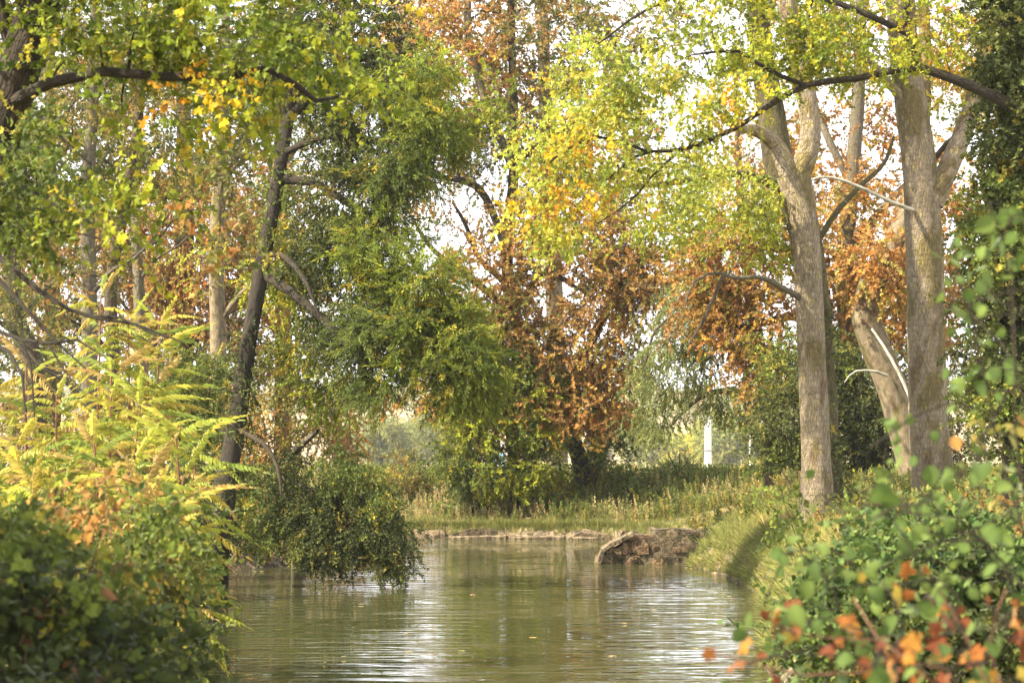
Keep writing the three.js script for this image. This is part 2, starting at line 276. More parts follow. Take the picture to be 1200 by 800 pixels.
const groundMap = texture(1024, (u, v) => { const a = nG1(u, v), b = nG2(u, v), c = nG3(u, v), g = 0.5 + 0.28 * (a - 0.5) + 0.35 * (b - 0.5) + 0.5 * (c - 0.5), w = nG4(u, v); return [g * (1.05 + 0.2 * (w - 0.5)), g, g * (0.95 - 0.2 * (w - 0.5))]; }, true);
const groundBump = texture(512, (u, v) => 0.5 * nG2(u, v) + 0.5 * nG3(u, v));
function spaced(lo, hi, step, outLo, outHi, grow) { const a = []; for (let x = lo; x <= hi + 1e-6; x += step) a.push(x); let s = step; while (a[0] > outLo) { s *= grow; a.unshift(a[0] - s); } s = step; while (a[a.length - 1] < outHi) { s *= grow; a.push(a[a.length - 1] + s); } return a; }
{
  const xs = spaced(-15, 15, 0.24, -1500, 1500, 1.14), zs = spaced(-78, 12, 0.27, -2600, 40, 1.1), p = [], uv = [], col = [], idx = [], nx = xs.length;
  zs.forEach((z, j) => xs.forEach((x, i) => {
    const d = -z, s = shore(x, z), y = groundAt(x, z); p.push(x, y, z); uv.push(x / 5, z / 5);
    const a = 0.5 + 0.5 * pn(x * 0.35, z * 0.35, 3.3) + 0.5 * pn(x * 1.3, z * 1.3, 7.3), t = Math.max(0, Math.min(1, a));
    let c = [mix(0.24, 0.44, t), mix(0.24, 0.36, t), mix(0.09, 0.2, t)];
    if (d > 72) { const f = pn(x * 0.02, z * 0.012, 4) > 0; if (d > 76 + 3 * pn(x * 0.15, 3.1)) c = f ? [0.5, 0.45, 0.22] : [0.7, 0.54, 0.32]; }
    if (s < 0.25) c = [0.2, 0.16, 0.1];
    col.push(...c); if (i && j) { const k = j * nx + i; idx.push(k - nx - 1, k - 1, k, k - nx - 1, k, k - nx); }
  }));
  const g = new THREE.BufferGeometry(); g.setAttribute('position', new THREE.Float32BufferAttribute(p, 3)); g.setAttribute('uv', new THREE.Float32BufferAttribute(uv, 2)); g.setAttribute('color', new THREE.Float32BufferAttribute(col, 3)); g.setIndex(idx); g.computeVertexNormals();
  const m = new THREE.Mesh(g, new THREE.MeshStandardMaterial({ vertexColors: true, color: new THREE.Color().setRGB(1.9, 1.9, 1.9), map: groundMap, bumpMap: groundBump, bumpScale: 0.05, roughness: 1 }));
  m.name = 'ground'; m.userData = { kind: 'structure', label: 'grassy river banks and dry fields beyond them', category: 'ground' }; scene.add(m);
}
{ // murky green water, ruffled by small wind ripples that run down the river
  const r = rng(77), waves = [];
  for (let i = 0; i < 90; i++) { const fine = i > 60, ky = (r() < 0.5 ? -1 : 1) * Math.round(fine ? 50 + 60 * r() : 14 + 30 * r()), kx = Math.round(gauss(r) * Math.abs(ky) * (fine ? 0.5 : 0.22)), k = Math.hypot(kx, ky); waves.push([kx, ky, r() * 6.28, (fine ? 0.35 : 1) / k]); }
  const N = 1024, T = 11, su = new Float32Array(N * N), sv = new Float32Array(N * N), calm = tileNoise(31, 5), calm2 = tileNoise(32, 13); let sum = 0;
  for (const [kx, ky, ph, am] of waves) for (let j = 0; j < N; j++) { const b = 2 * Math.PI * ky * j / N + ph; for (let i = 0; i < N; i++) { const c = am * Math.cos(2 * Math.PI * kx * i / N + b); su[j * N + i] += kx * c; sv[j * N + i] += ky * c; } }
  for (const q of sv) sum += q * q;
  const t = new THREE.DataTexture(new Float32Array(N * N * 4), N, N, THREE.RGBAFormat, THREE.FloatType), rms = Math.sqrt(sum / (N * N)), n = V();
  for (let j = 0; j < N; j++) for (let i = 0; i < N; i++) { const o = j * N + i, a = 0.048 / rms * (0.35 + 0.9 * sstep(0.25, 0.75, 0.6 * calm(i / N, j / N) + 0.4 * calm2(i / N, j / N))); n.set(-su[o] * a, -sv[o] * a, 1).normalize(); t.image.data.set([n.x * 0.5 + 0.5, n.y * 0.5 + 0.5, n.z * 0.5 + 0.5, 1], o * 4); }
  t.wrapS = t.wrapT = THREE.RepeatWrapping; t.magFilter = THREE.LinearFilter; t.needsUpdate = true;
  const g = new THREE.PlaneGeometry(56, 96, 1, 1).rotateX(-Math.PI / 2).translate(-14, 0, -32), uv = g.attributes.uv, ps = g.attributes.position;
  for (let i = 0; i < uv.count; i++) uv.setXY(i, ps.getX(i) / T, -ps.getZ(i) / T);
  const m = new THREE.Mesh(g, new THREE.MeshPhysicalMaterial({ color: new THREE.Color().setRGB(0.045, 0.047, 0.018), roughness: 0.02, ior: 1.33, normalMap: t }));
  m.name = 'water'; m.userData = { kind: 'structure', label: 'murky green river with small ripples', category: 'water' }; scene.add(m);
}

// low plants and grass that cover the banks: nobody could count them
function tuft(seed, n, h, w, lean) { const r = rng(seed), k = new Kit(); for (let i = 0; i < n; i++) { const a = r() * 6.283, l = h * (0.55 + 0.6 * r()), b = lean * (0.4 + r()), ww = w * (0.7 + 0.6 * r()), o = r() * 0.05, c = 0.75 + 0.5 * r();
  const rows = [0, 0.4, 0.75, 1].map((t) => [t * l * (1 - 0.35 * b * t), o + b * l * t * t, ww * (1 - t * t)]); const pts = [], tris = []; rows.forEach(([y, x, hw], q) => { pts.push([x, y, -hw], [x, y, hw]); if (q) { const e = 2 * q; tris.push(e - 2, e - 1, e + 1, e - 2, e + 1, e); } });
  k.add(pts, tris, new THREE.Matrix4().makeRotationY(a), [c * 1.03, c, c * 0.9]); } return k.geo(); }
const TUFT = [tuft(1, 14, 0.3, 0.005, 0.7), tuft(2, 11, 0.42, 0.006, 0.9), tuft(3, 12, 0.2, 0.005, 0.5)];
function cover(name, label, category, geos, mat, n, seed, sample, pal, size, follow = 0.6) {
  const r = rng(seed), lists = geos.map(() => []), q = new THREE.Quaternion(), col = new THREE.Color(), m = new THREE.Matrix4();
  for (let i = 0, tries = 0; i < n && tries < n * 12; tries++) {
    const [x, z] = sample(r), y = groundAt(x, z); if (y < 0.02) continue;
    const w = typeof pal === 'function' ? pal(x, z, r) : pal; if (!w) continue;
    const e = 0.15, nx = groundAt(x - e, z) - groundAt(x + e, z), nz = groundAt(x, z - e) - groundAt(x, z + e), dir = V(nx * follow / (2 * e) + gauss(r) * 0.2, 1, nz * follow / (2 * e) + gauss(r) * 0.2).normalize();
    q.setFromUnitVectors(UP, dir).multiply(new THREE.Quaternion().setFromAxisAngle(UP, r() * 6.283)); const s = size * (0.55 + 0.9 * r()), c = pick(PAL[w], r), b = 0.7 + 0.6 * r();
    lists[Math.floor(r() * geos.length)].push([m.compose(V(x, y - 0.01, z), q, V(s, s, s)).clone(), col.setRGB(c[1] * b, c[2] * b, c[3] * b).clone()]); i++;
  }
  const o = new THREE.Group(); o.name = numbered(name); o.userData = { label, category, kind: 'stuff' }; scene.add(o);
  lists.forEach((l, k) => { if (!l.length) return; const im = new THREE.InstancedMesh(geos[k], mat, l.length); im.name = 'tuft'; im.userData.kind = 'stuff'; l.forEach(([mm, c], i) => { im.setMatrixAt(i, mm); im.setColorAt(i, c); }); o.add(im); });
}
const rect = (x0, x1, z0, z1) => (r) => [mix(x0, x1, r()), mix(z0, z1, r())];
const patch = (x, z) => pn(x * 0.45, z * 0.45, 11.3) + 0.5 * pn(x * 1.4, z * 1.4, 2.9);
cover('grass', 'green and straw coloured grass on the bank below the pale trunks', 'grass', TUFT, M.grass, 34000, 41, rect(1.6, 10, -48, -22), (x, z, r) => { const s = shore(x, z); return s < 0.9 ? 'turf' : patch(x, z) + 0.3 * gauss(r) > 0.25 ? 'straw' : 'turf'; }, 0.62, 0.8);
cover('grass', 'dry grass and herbs on the far bank above the stone edging', 'grass', TUFT, M.grass, 30000, 42, rect(-14, 18, -76, -57), (x, z, r) => { const s = shore(x, z); return s < 1.5 ? 'turf' : patch(x, z) + 0.25 * gauss(r) > 0.22 ? 'straw' : r() < 0.5 ? 'green' : 'turf'; }, 0.52, 0.5);
cover('grass', 'short turf hanging over the stone edging', 'grass', TUFT, M.grass, 3200, 47, rect(-5, 4.2, -63, -58), (x, z) => (shore(x, z) < 0.75 && shore(x, z) > 0.12 ? 'turf' : null), 0.62, -0.6);
cover('undergrowth', 'low leafy weeds on the slope of the far bank', 'undergrowth', SPRIG.small, M.leaf, 13000, 43, rect(-12, 14, -72, -61), (x, z, r) => { const s = shore(x, z); return s < 1.2 ? null : patch(x + 9, z) > -0.05 ? (r() < 0.6 ? 'green' : 'olive') : r() < 0.4 ? 'straw' : null; }, 1.15);
cover('undergrowth', 'leafy weeds along the top of the bank below the pale trunks', 'undergrowth', SPRIG.small, M.leaf, 5000, 44, rect(3, 12, -58, -22), (x, z, r) => (patch(x + 4, z) > 0.12 && shore(x, z) > 1 ? (r() < 0.5 ? 'green' : 'olive') : null), 1.2);
cover('fallen_leaves', 'russet fallen leaves on the wooded bank', 'fallen leaves', SPRIG.plane, M.leafDry, 6000, 45, rect(-18, -2.5, -60, -20), 'litter', 0.7, 0.3);
cover('undergrowth', 'shaded ferns and seedlings on the wooded bank', 'undergrowth', SPRIG.ovate, M.leaf, 4500, 46, rect(-16, -2.5, -56, -16), (x, z, r) => (patch(x, z) > -0.1 ? (r() < 0.6 ? 'green' : 'dark') : null), 1.3);

// far bank: a low edging of weathered stones
const nS1 = tileNoise(51, 10), nS2 = tileNoise(52, 50), nS3 = tileNoise(53, 160);
const stoneMap = texture(512, (u, v) => { const g = 0.55 + 0.3 * (nS1(u, v) - 0.5) + 0.35 * (nS2(u, v) - 0.5) + 0.35 * (nS3(u, v) - 0.5), l = sstep(0.58, 0.72, nS2(u, v)) * sstep(0.4, 0.6, nS1(u, v)), k = sstep(0.6, 0.75, nS1(v, u)); return [mix(g * 1.05, 0.75, l * 0.6) * mix(1, 0.55, k), mix(g * 0.97, 0.73, l * 0.6) * mix(1, 0.58, k), mix(g * 0.85, 0.64, l * 0.6) * mix(1, 0.4, k)]; }, true);
const stoneBump = texture(512, (u, v) => 0.3 * nS1(u, v) + 0.4 * nS2(u, v) + 0.3 * nS3(u, v));
const stoneMat = (r, g, b) => new THREE.MeshStandardMaterial({ color: new THREE.Color().setRGB(r, g, b), map: stoneMap, bumpMap: stoneBump, bumpScale: 0.025, roughness: 0.95 });
const STONE = [stoneMat(0.75, 0.66, 0.52), stoneMat(0.62, 0.52, 0.4), stoneMat(0.55, 0.38, 0.27), stoneMat(0.42, 0.36, 0.27), stoneMat(0.46, 0.35, 0.25)];
function stoneGeo(w, h, d, seed, rough = 0.16) {
  const g = new THREE.BoxGeometry(w, h, d, 3, 2, 2), p = g.attributes.position, v = V(), uv = g.attributes.uv, k = Math.min(w, h, d) * rough;
  for (let i = 0; i < p.count; i++) { v.fromBufferAttribute(p, i); const ex = Math.abs(v.x) / (w / 2), ey = Math.abs(v.y) / (h / 2), ez = Math.abs(v.z) / (d / 2), c = (ex > 0.9) + (ey > 0.9) + (ez > 0.9), f = c > 1 ? (c - 1) * 0.06 * Math.min(w, h, d) : 0, o = seed * 7.3;
    v.x += pn(v.x * 3 + o, v.y * 3, v.z * 3) * k * 1.5 - Math.sign(v.x) * (ex > 0.9 ? f : 0); v.y += pn(v.y * 3, v.z * 3 + o, v.x * 3) * k * 1.5 - Math.sign(v.y) * (ey > 0.9 ? f : 0); v.z += pn(v.z * 3, v.x * 3, v.y * 3 + o) * k * 1.5 - Math.sign(v.z) * (ez > 0.9 ? f : 0);
    p.setXYZ(i, v.x, v.y, v.z); const nm = g.attributes.normal, fy = Math.abs(nm.getY(i)) > 0.5, fx = Math.abs(nm.getX(i)) > 0.5; uv.setXY(i, (fx ? v.z : v.x) * 0.9 + seed * 0.31, (fy ? v.z : v.y) * 0.9 + seed * 0.17); }
  g.computeVertexNormals(); return g;
}
{
  const o = thing('stone_edging', 'low edging of weathered stones along the far water line', 'edging', V(0, 0, -61)), r = rng(61);
  for (let x = -4.6; x < 3.0;) { const w = 0.8 + 1.0 * r(), h = 0.13 + 0.12 * r(), xx = x + w / 2, z = xx < 0 ? mix(-61, -61.6, -xx / 3) : xx < 2.4 ? mix(-61, -60.6, xx / 2.4) : mix(-60.6, -59.9, (xx - 2.4) / 0.9);
    const s = part('stone', stoneGeo(w + 0.02, h + 0.35, 0.55, Math.floor(r() * 99), 0.3), STONE[r() < 0.5 ? 3 : 1], o); s.position.set(xx, h / 2 - 0.15, z - 0.12 + 61 + (r() - 0.5) * 0.12); s.rotation.set((r() - 0.5) * 0.12, (r() - 0.5) * 0.15, (r() - 0.5) * 0.08);
    if (r() < 0.75) { const l = part('ledge_stone', stoneGeo(w * 0.9, 0.2, 0.4, Math.floor(r() * 99), 0.3), STONE[1], o); l.position.set(xx, -0.03, z + 0.22 + 61); l.rotation.y = (r() - 0.5) * 0.2; }
    x += w; }
}
{ // the ruined wall end that stands in the water at the right bank
  const D = 46, o = thing('ruined_wall', 'broken end of an old masonry wall standing in the river', 'wall', V(3.1, 0, -D)), r = rng(71), k = D / FPX;
  const top = (x) => { const px = 600 + x / k; return px < 748 ? 0.62 * Math.pow(Math.max(0, (px - 696) / 52), 0.62) : 0.62 + 0.13 * sstep(748, 800, px); };
  const courses = [[-0.25, 0.2], [0.2, 0.47], [0.47, 0.75]];
  courses.forEach(([y0, y1], n) => {
    for (let x = 1.95 + (n === 0 ? -0.12 : 0); x < 4.75;) { let w = 0.3 + 0.75 * r() * r() + 0.1 * n; const xm = x + w / 2; const t = top(xm);
      if (t > y0 + 0.06 || n === 0) for (const row of [0, 1]) { const h = Math.min(y1, Math.max(t, y0 + 0.08)) - y0, d = row ? 0.75 : 0.42; const s = part('stone', stoneGeo(w - 0.007, h - 0.006, d, Math.floor(r() * 999), 0.2), STONE[row ? 3 : [3, 2, 3, 4, 4, 2][Math.floor(r() * 6)]], o);
        s.position.set(xm - 3.1, y0 + h / 2, (row ? -0.72 : -0.1) + (r() - 0.5) * 0.05 + D - D); s.rotation.set((r() - 0.5) * 0.03, (r() - 0.5) * 0.05, (r() - 0.5) * 0.035); }
      x += w; } });
  { const pts = []; for (let x = 1.95; x <= 4.75; x += 0.1) pts.push(new THREE.Vector2(x - 3.1, Math.max(0.02, top(x) - 0.07))); pts.push(new THREE.Vector2(1.65, -0.4), new THREE.Vector2(-1.15, -0.4)); part('mortar_core', new THREE.ExtrudeGeometry(new THREE.Shape(pts), { depth: 0.96, bevelEnabled: false }).translate(0, 0, -0.87), STONE[3], o); }
  for (let i = 0; i < 6; i++) { const a0 = at(mix(699, 742, i / 6), 0, D).x, a1 = at(mix(699, 742, (i + 1) / 6), 0, D).x, y0 = top(a0) - (i ? 0 : 0.25), y1 = top(a1), L = Math.hypot(a1 - a0, y1 - y0) + 0.01; const s = part('rim_stone', stoneGeo(L, 0.09, 0.95, 300 + i, 0.2), STONE[i % 2 ? 1 : 3], o); s.position.set((a0 + a1) / 2 - 3.1 - 0.02, (y0 + y1) / 2 + 0.05, -0.28); s.rotation.z = Math.atan2(y1 - y0, a1 - a0); }
}

// ---------------------------------------------------------------- right bank
const foot = (px, d) => { const p = at(px, 0, d); p.y = groundAt(p.x, p.z); return p; };
{
  const t = new Plant('pale_tree', 'pale furrowed twin trunk forking above the grassy bank, ivy at its foot', 'tree', foot(958, 38), 101);
  t.limb([[958, 612, 38], [957, 540, 38], [953, 450, 38], [948, 340, 38], [942, 260, 38], [930, 205, 38]], [46, 35, 33, 33, 34, 40], M.barkPale, { sides: 28, wob: 0.07, root: true });
  t.limb([[932, 212, 38], [949, 170, 38], [947, 120, 38], [936, 70, 38], [922, 0, 38], [912, -120, 38.4]], [30, 25, 24, 22, 20, 14], M.barkPale, { sides: 20, wob: 0.07 });
  t.limb([[930, 212, 38], [908, 168, 38], [884, 152, 37.6], [862, 148, 37], [830, 120, 36.6]], [28, 19, 14, 10, 5], M.barkPale, { sides: 14, wob: 0.08 });
  t.limb([[972, 606, 39], [968, 520, 39.1], [963, 420, 39.1], [954, 330, 39], [938, 250, 38.9], [914, 195, 38.9], [904, 130, 39], [890, 30, 39], [880, -120, 39]], [42, 32, 30, 32, 38, 36, 32, 26, 16], M.barkMoss, { sides: 24, wob: 0.08, root: true });
  t.limb([[918, 222, 38.6], [885, 207, 38], [850, 203, 37.5], [820, 208, 37], [770, 216, 36.5], [715, 220, 36]], [13, 11, 9, 8, 6, 3], M.barkMoss, { sides: 8 });
  t.limb([[940, 350, 37.9], [918, 338, 37.6], [888, 324, 37], [862, 326, 36.9], [840, 319, 36.8], [812, 332, 36.6], [800, 372, 36.4]], [8, 7, 5.5, 4.5, 4, 3, 1.5], M.barkGrey, { sides: 7 });
  t.limb([[848, 322, 36.8], [838, 345, 36.7], [822, 380, 36.6], [806, 405, 36.5]], [5, 4, 4, 2], M.barkBrown, { sides: 6 });
  t.limb([[955, 290, 39.2], [978, 252, 39.3], [1008, 218, 39.5], [1036, 192, 39.7], [1048, 160, 39.8]], [7, 7, 6, 5, 3], M.barkMoss, { sides: 8 });
  t.crown([[850, 240, 37.5, 60, 40, 26, 'yellow'], [905, 265, 38.5, 50, 45, 22, 'lime'], [880, -30, 39, 120, 60, 46, 'lime'], [960, 30, 40, 60, 45, 20, 'lime'], [800, 210, 36.5, 70, 30, 20, 'yellow'], [790, 265, 36.5, 45, 40, 12, 'lime'], [930, -90, 39, 130, 50, 34, 'yellow']], null, { kind: 'maple', lmat: M.leafThin, clump: 0.36, per: 13, scale: 1.05 });
  t.crown([[982, 560, 38.75, 12, 50, 26, 'dark', { rz: 0.2, per: 0.5 }], [972, 440, 38.8, 12, 90, 30, 'dark', { rz: 0.2, per: 0.4 }], [990, 598, 38.6, 30, 16, 16, 'dark', { rz: 0.5 }]], null, { kind: 'ivy', lmat: M.leafGloss, clump: 0.12, per: 12, scale: 0.6, twigs: false, name: 'ivy' }).done();
}
{
  const t = new Plant('pale_tree', 'stout pale furrowed trunk with one side limb, behind the leafy hazel', 'tree', foot(1092, 40), 102);
  t.limb([[1094, 580, 40], [1089, 500, 40], [1086, 400, 40], [1084, 300, 40], [1078, 200, 40], [1068, 120, 40], [1060, 60, 40], [1055, -20, 40], [1048, -160, 40]], [54, 46, 44, 44, 41, 38, 35, 32, 24], M.barkPale, { sides: 28, wob: 0.07, root: true });
  t.limb([[1092, 238, 40], [1112, 195, 40], [1133, 145, 40.2], [1147, 98, 40.4], [1160, 30, 40.5], [1168, -80, 40.5]], [30, 25, 22, 20, 16, 10], M.barkPale, { sides: 18, wob: 0.07 });
  t.limb([[1074, 130, 40], [1050, 106, 39.8], [1034, 90, 39.6], [1012, 60, 39.4]], [14, 12, 11, 6], M.barkPale, { sides: 10 });
  t.limb([[1096, 185, 40.2], [1118, 160, 40.3], [1140, 148, 40.4], [1165, 140, 40.4]], [7, 6, 4, 2], M.barkBrown, { sides: 6 });
  t.limb([[1070, 246, 39.7], [1048, 238, 39.4], [1020, 225, 39.1], [990, 212, 38.9], [965, 207, 38.8], [945, 213, 38.7], [925, 226, 38.6]], [5, 4.5, 4.5, 4, 3, 2, 1], M.deadWood, { sides: 7, wob: 0.12, name: 'dead_branch' });
  t.limb([[965, 207, 38.8], [945, 236, 38.7], [922, 262, 38.6]], [2.5, 2, 1], M.deadWood, { sides: 5, name: 'dead_branch' });
  t.crown([[1130, 60, 40.5, 50, 50, 20, 'gold', { per: 0.7 }], [1010, 60, 39.5, 70, 40, 20, 'lime'], [1080, -60, 40.5, 130, 50, 46, 'lime'], [1120, 130, 41, 40, 50, 14, 'lime', { per: 0.7 }], [1030, 20, 41, 80, 40, 18, 'orange', { per: 0.6 }]], null, { kind: 'maple', lmat: M.leafThin, clump: 0.36, per: 12, scale: 1.05 });
  t.crown([[960, 225, 38.8, 40, 34, 16, 'dark', { per: 0, rz: 0.3 }], [1010, 235, 39, 40, 26, 8, 'dark', { per: 0, rz: 0.3 }]], null, { kind: 'maple', twig: M.deadWood, reach: 1.4 }).done();
}
{
  const t = new Plant('leaning_tree', 'smooth tan trunk that bends over behind the stout pale trunk', 'tree', foot(1076, 45), 103);
  t.limb([[1080, 572, 45], [1066, 520, 45], [1046, 455, 45], [1026, 405, 45], [1015, 370, 45], [1022, 335, 45], [1042, 295, 45.2], [1066, 240, 45.6], [1080, 160, 46], [1084, 60, 46.4], [1080, -80, 46.6]], [46, 40, 36, 34, 33, 30, 26, 22, 19, 15, 10], M.barkTan, { sides: 22, wob: 0.06, root: true });
  t.limb([[1022, 385, 44.6], [1042, 415, 44.4], [1062, 455, 44.3], [1075, 490, 44.2]], [3, 4, 4, 2], M.deadWood, { sides: 5, name: 'dead_branch' });
  t.limb([[1040, 440, 44.6], [1020, 434, 44.3], [1000, 436, 44.2], [990, 448, 44.1]], [4, 3, 2, 1], M.deadWood, { sides: 5, name: 'dead_branch' });
  t.crown([[1035, 315, 44.5, 40, 40, 26, 'peach'], [1130, 190, 46, 60, 60, 24, 'orange'], [1120, 300, 45.5, 50, 50, 18, 'peach'], [1150, 60, 46, 60, 60, 22, 'orange']], null, { kind: 'plane', lmat: M.leafDry, clump: 0.45, per: 9 }).done();
}
{
  const t = new Plant('russet_tree', 'orange leaved plane tree standing behind the pale trunks', 'tree', foot(1016, 55), 104);
  t.limb([[1016, 580, 55], [1010, 500, 55], [1000, 430, 55], [990, 330, 55], [1000, 200, 55], [1008, 80, 55], [1010, -150, 55]], [30, 25, 24, 22, 18, 14, 8], M.barkGrey, { sides: 12, root: true });
  t.limb([[1004, 440, 55], [985, 400, 54.5], [965, 382, 54], [930, 370, 53.6], [890, 380, 53.2], [850, 385, 53]], [14, 13, 11, 10, 8, 4], M.barkDark, { sides: 8 });
  t.limb([[992, 340, 55], [950, 300, 54.5], [900, 290, 54], [850, 290, 53.6], [815, 300, 53.4]], [11, 9, 8, 6, 3], M.barkDark, { sides: 8 });
  t.limb([[994, 300, 55], [1030, 250, 55], [1070, 210, 55.5], [1110, 180, 56]], [12, 10, 8, 5], M.barkGrey, { sides: 8 });
  t.limb([[1000, 220, 55], [970, 160, 55], [950, 110, 55.5], [930, 60, 56]], [10, 9, 7, 4], M.barkGrey, { sides: 8 });
  t.crown([[862, 300, 53.6, 62, 60, 60, 'orange'], [885, 385, 53.2, 55, 55, 50, 'orange'], [1000, 270, 54, 80, 70, 70, 'peach'], [1030, 370, 54.5, 60, 60, 46, 'orange'], [980, 180, 56, 80, 60, 42, 'peach', { per: 0.7 }], [900, 190, 56, 60, 60, 26, 'peach', { per: 0.7 }], [1100, 350, 56, 60, 70, 42, 'orange'], [1040, 90, 56, 110, 70, 40, 'peach', { per: 0.6 }], [820, 350, 53.4, 30, 40, 16, 'russet'], [905, 440, 53.2, 30, 30, 16, 'orange'], [960, -20, 56, 130, 60, 40, 'peach', { per: 0.7 }]], null, { kind: 'plane', lmat: M.leafDry, clump: 0.5, per: 11, reach: 5 }).done();
}
{
  const t = new Plant('evergreen_oak', 'dark green tree filling the gap behind the twin trunk', 'tree', foot(1005, 51), 105);
  t.limb([[1030, 582, 51], [1032, 530, 51], [1025, 480, 51], [1000, 440, 51], [970, 420, 51]], [26, 22, 18, 14, 6], M.barkDark, { sides: 10, root: true });
  t.limb([[1028, 500, 51], [980, 480, 50.6], [930, 490, 50.3], [900, 500, 50]], [12, 9, 6, 3], M.barkDark, { sides: 7 });
  t.crown([[925, 488, 50.2, 40, 42, 42, 'dark'], [928, 528, 50, 30, 16, 14, 'green'], [1000, 455, 51, 60, 55, 60, 'dark'], [1045, 520, 51, 55, 50, 50, 'dark'], [1000, 535, 51.5, 40, 35, 30, 'dark'], [940, 440, 51.5, 60, 40, 40, 'green'], [1110, 480, 52, 50, 60, 40, 'dark']], null, { kind: 'ovate', lmat: M.leafGloss, clump: 0.45, per: 15 }).done();
}
{
  const t = new Plant('drooping_tree', 'pale green tree with drooping twigs above the white post', 'tree', foot(905, 60), 106);
  t.limb([[905, 570, 60], [906, 500, 60], [896, 440, 60], [880, 350, 60], [868, 230, 60], [862, 80, 60]], [22, 18, 17, 14, 10, 5], M.barkBrown, { sides: 10, root: true });
  t.limb([[900, 470, 60], [878, 462, 59.6], [852, 458, 59.2], [828, 462, 58.8], [806, 478, 58.5], [786, 500, 58.2]], [11, 9, 8, 6, 4, 2], M.barkBrown, { sides: 7 });
  t.limb([[890, 400, 60], [850, 370, 59.5], [810, 365, 59], [770, 385, 58.6], [755, 430, 58.4]], [10, 8, 6, 4, 2], M.barkBrown, { sides: 7 });
  const o = { hang: 1, droop: 0.9 };
  t.crown([[790, 425, 58.6, 48, 50, 34, 'pale', o], [765, 485, 58.4, 34, 34, 18, 'pale', o], [818, 470, 58.6, 34, 26, 9, 'pale', o], [840, 420, 59, 40, 40, 24, 'green', o], [830, 320, 59.5, 36, 55, 30, 'pale', o], [805, 370, 59, 40, 40, 26, 'pale', o], [860, 470, 59, 30, 26, 12, 'green', o], [850, 220, 60, 50, 60, 30, 'lime', o]], null, { kind: 'small', lmat: M.leafThin, clump: 0.42, per: 13, scale: 1.25 }).done();
}
{
  const t = new Plant('ivy_clad_tree', 'tree wrapped in dark ivy beside the stout pale trunk', 'tree', foot(1200, 27), 107);
  t.limb([[1205, 620, 27], [1200, 400, 27], [1194, 200, 27], [1188, 0, 27], [1180, -200, 27]], [60, 50, 46, 42, 30], M.barkDark, { sides: 14, root: true });
  t.limb([[1196, 300, 27], [1170, 250, 26.8], [1150, 210, 26.6]], [12, 8, 3], M.barkBrown, { sides: 6 });
  t.crown([[1182, 30, 26.6, 30, 70, 42, 'dark'], [1184, 140, 26.5, 28, 70, 42, 'dark'], [1174, 270, 26.5, 40, 66, 50, 'green'], [1180, 380, 26.6, 40, 80, 50, 'dark'], [1190, 490, 26.6, 36, 60, 34, 'green'], [1180, -80, 26.7, 60, 60, 30, 'dark']], null, { kind: 'ivy', lmat: M.leafGloss, clump: 0.22, per: 17, scale: 0.95 }).done();
}
{
  const b = foot(1420, 26), t = new Plant('maple_tree', 'maple reaching a long dark bough of yellow leaves over the river', 'tree', b, 108);
  t.limb([[1420, 640, 26.0], [1410, 480, 26.0], [1385, 330, 26.0], [1340, 215, 26.0], [1300, 60, 26.0], [1270, -140, 26.0]], [60, 50, 46, 40, 30, 20], M.barkDark, { sides: 14, root: true });
  t.limb([[1350, 240, 26.0], [1270, 168, 26.0], [1200, 130, 26.0], [1142, 102, 26.0], [1072, 79, 26.0], [1010, 91, 26.0], [945, 100, 26.0], [898, 126, 26.0], [862, 150, 26.0], [800, 175, 25.8], [752, 180, 25.7], [708, 214, 25.5]], [28, 22, 16, 13, 11, 8.5, 7.5, 6.5, 6, 5, 3.5, 2], M.barkDark, { sides: 10, wob: 0.1 });
  t.limb([[1074, 80, 26.0], [1069, 55, 26.0], [1062, 25, 26.0], [1062, -10, 26.0], [1050, -80, 26.0]], [12, 10, 9, 9, 6], M.barkDark, { sides: 8 });
  t.limb([[945, 100, 26.0], [900, 82, 25.8], [866, 60, 25.7], [830, 62, 25.5], [812, 64, 25.4]], [6, 5, 4, 3, 2], M.barkDark, { sides: 6 });
  t.limb([[1066, 40, 26.0], [1000, 10, 26.0], [930, -10, 26.0], [850, -20, 26.0], [760, 10, 26.0], [690, 60, 26.0]], [8, 7, 6, 5, 4, 2], M.barkDark, { sides: 6 });
  t.limb([[800, 175, 25.8], [770, 200, 25.7], [740, 235, 25.7], [700, 262, 25.5]], [4, 3, 2, 1.5], M.barkDark, { sides: 5 });
  t.limb([[760, 178, 25.7], [700, 160, 25.5], [650, 185, 25.4], [620, 220, 25.4], [612, 270, 25.4]], [4, 3, 3, 2, 1], M.barkDark, { sides: 5 });
  t.crown([[850, 30, 26.0, 110, 40, 28, 'lime'], [720, 90, 26.0, 80, 50, 37, 'yellow'], [670, 175, 25.5, 75, 45, 31, 'yellow'], [775, 130, 25.8, 80, 60, 33, 'yellow'], [632, 260, 25.5, 34, 48, 11, 'yellow'], [905, 50, 26.0, 70, 40, 23, 'lime'], [1000, 45, 26.0, 70, 40, 24, 'lime'], [1085, 40, 26.0, 60, 30, 14, 'lime'], [770, 215, 25.8, 70, 30, 12, 'yellow'], [860, 105, 26.0, 60, 30, 12, 'yellow'], [650, 235, 25.4, 50, 25, 9, 'gold'], [690, 170, 25.4, 30, 20, 5, 'gold'], [960, -60, 26.0, 200, 40, 28, 'lime'], [690, 260, 25.5, 40, 24, 5, 'yellow'], [570, 130, 26.6, 30, 40, 5, 'lime'], [850, 120, 25.8, 40, 24, 5, 'gold']], null, { kind: 'maple', lmat: M.leafThin, clump: 0.17, per: 8, scale: 1.0, twig: M.barkDark, reach: 4 });
  t.leaves(300, 'lobed', 0.05, null, { spread: 0.2, from: t.todo.filter((c) => c.p.y < 6.4) }).done();
}
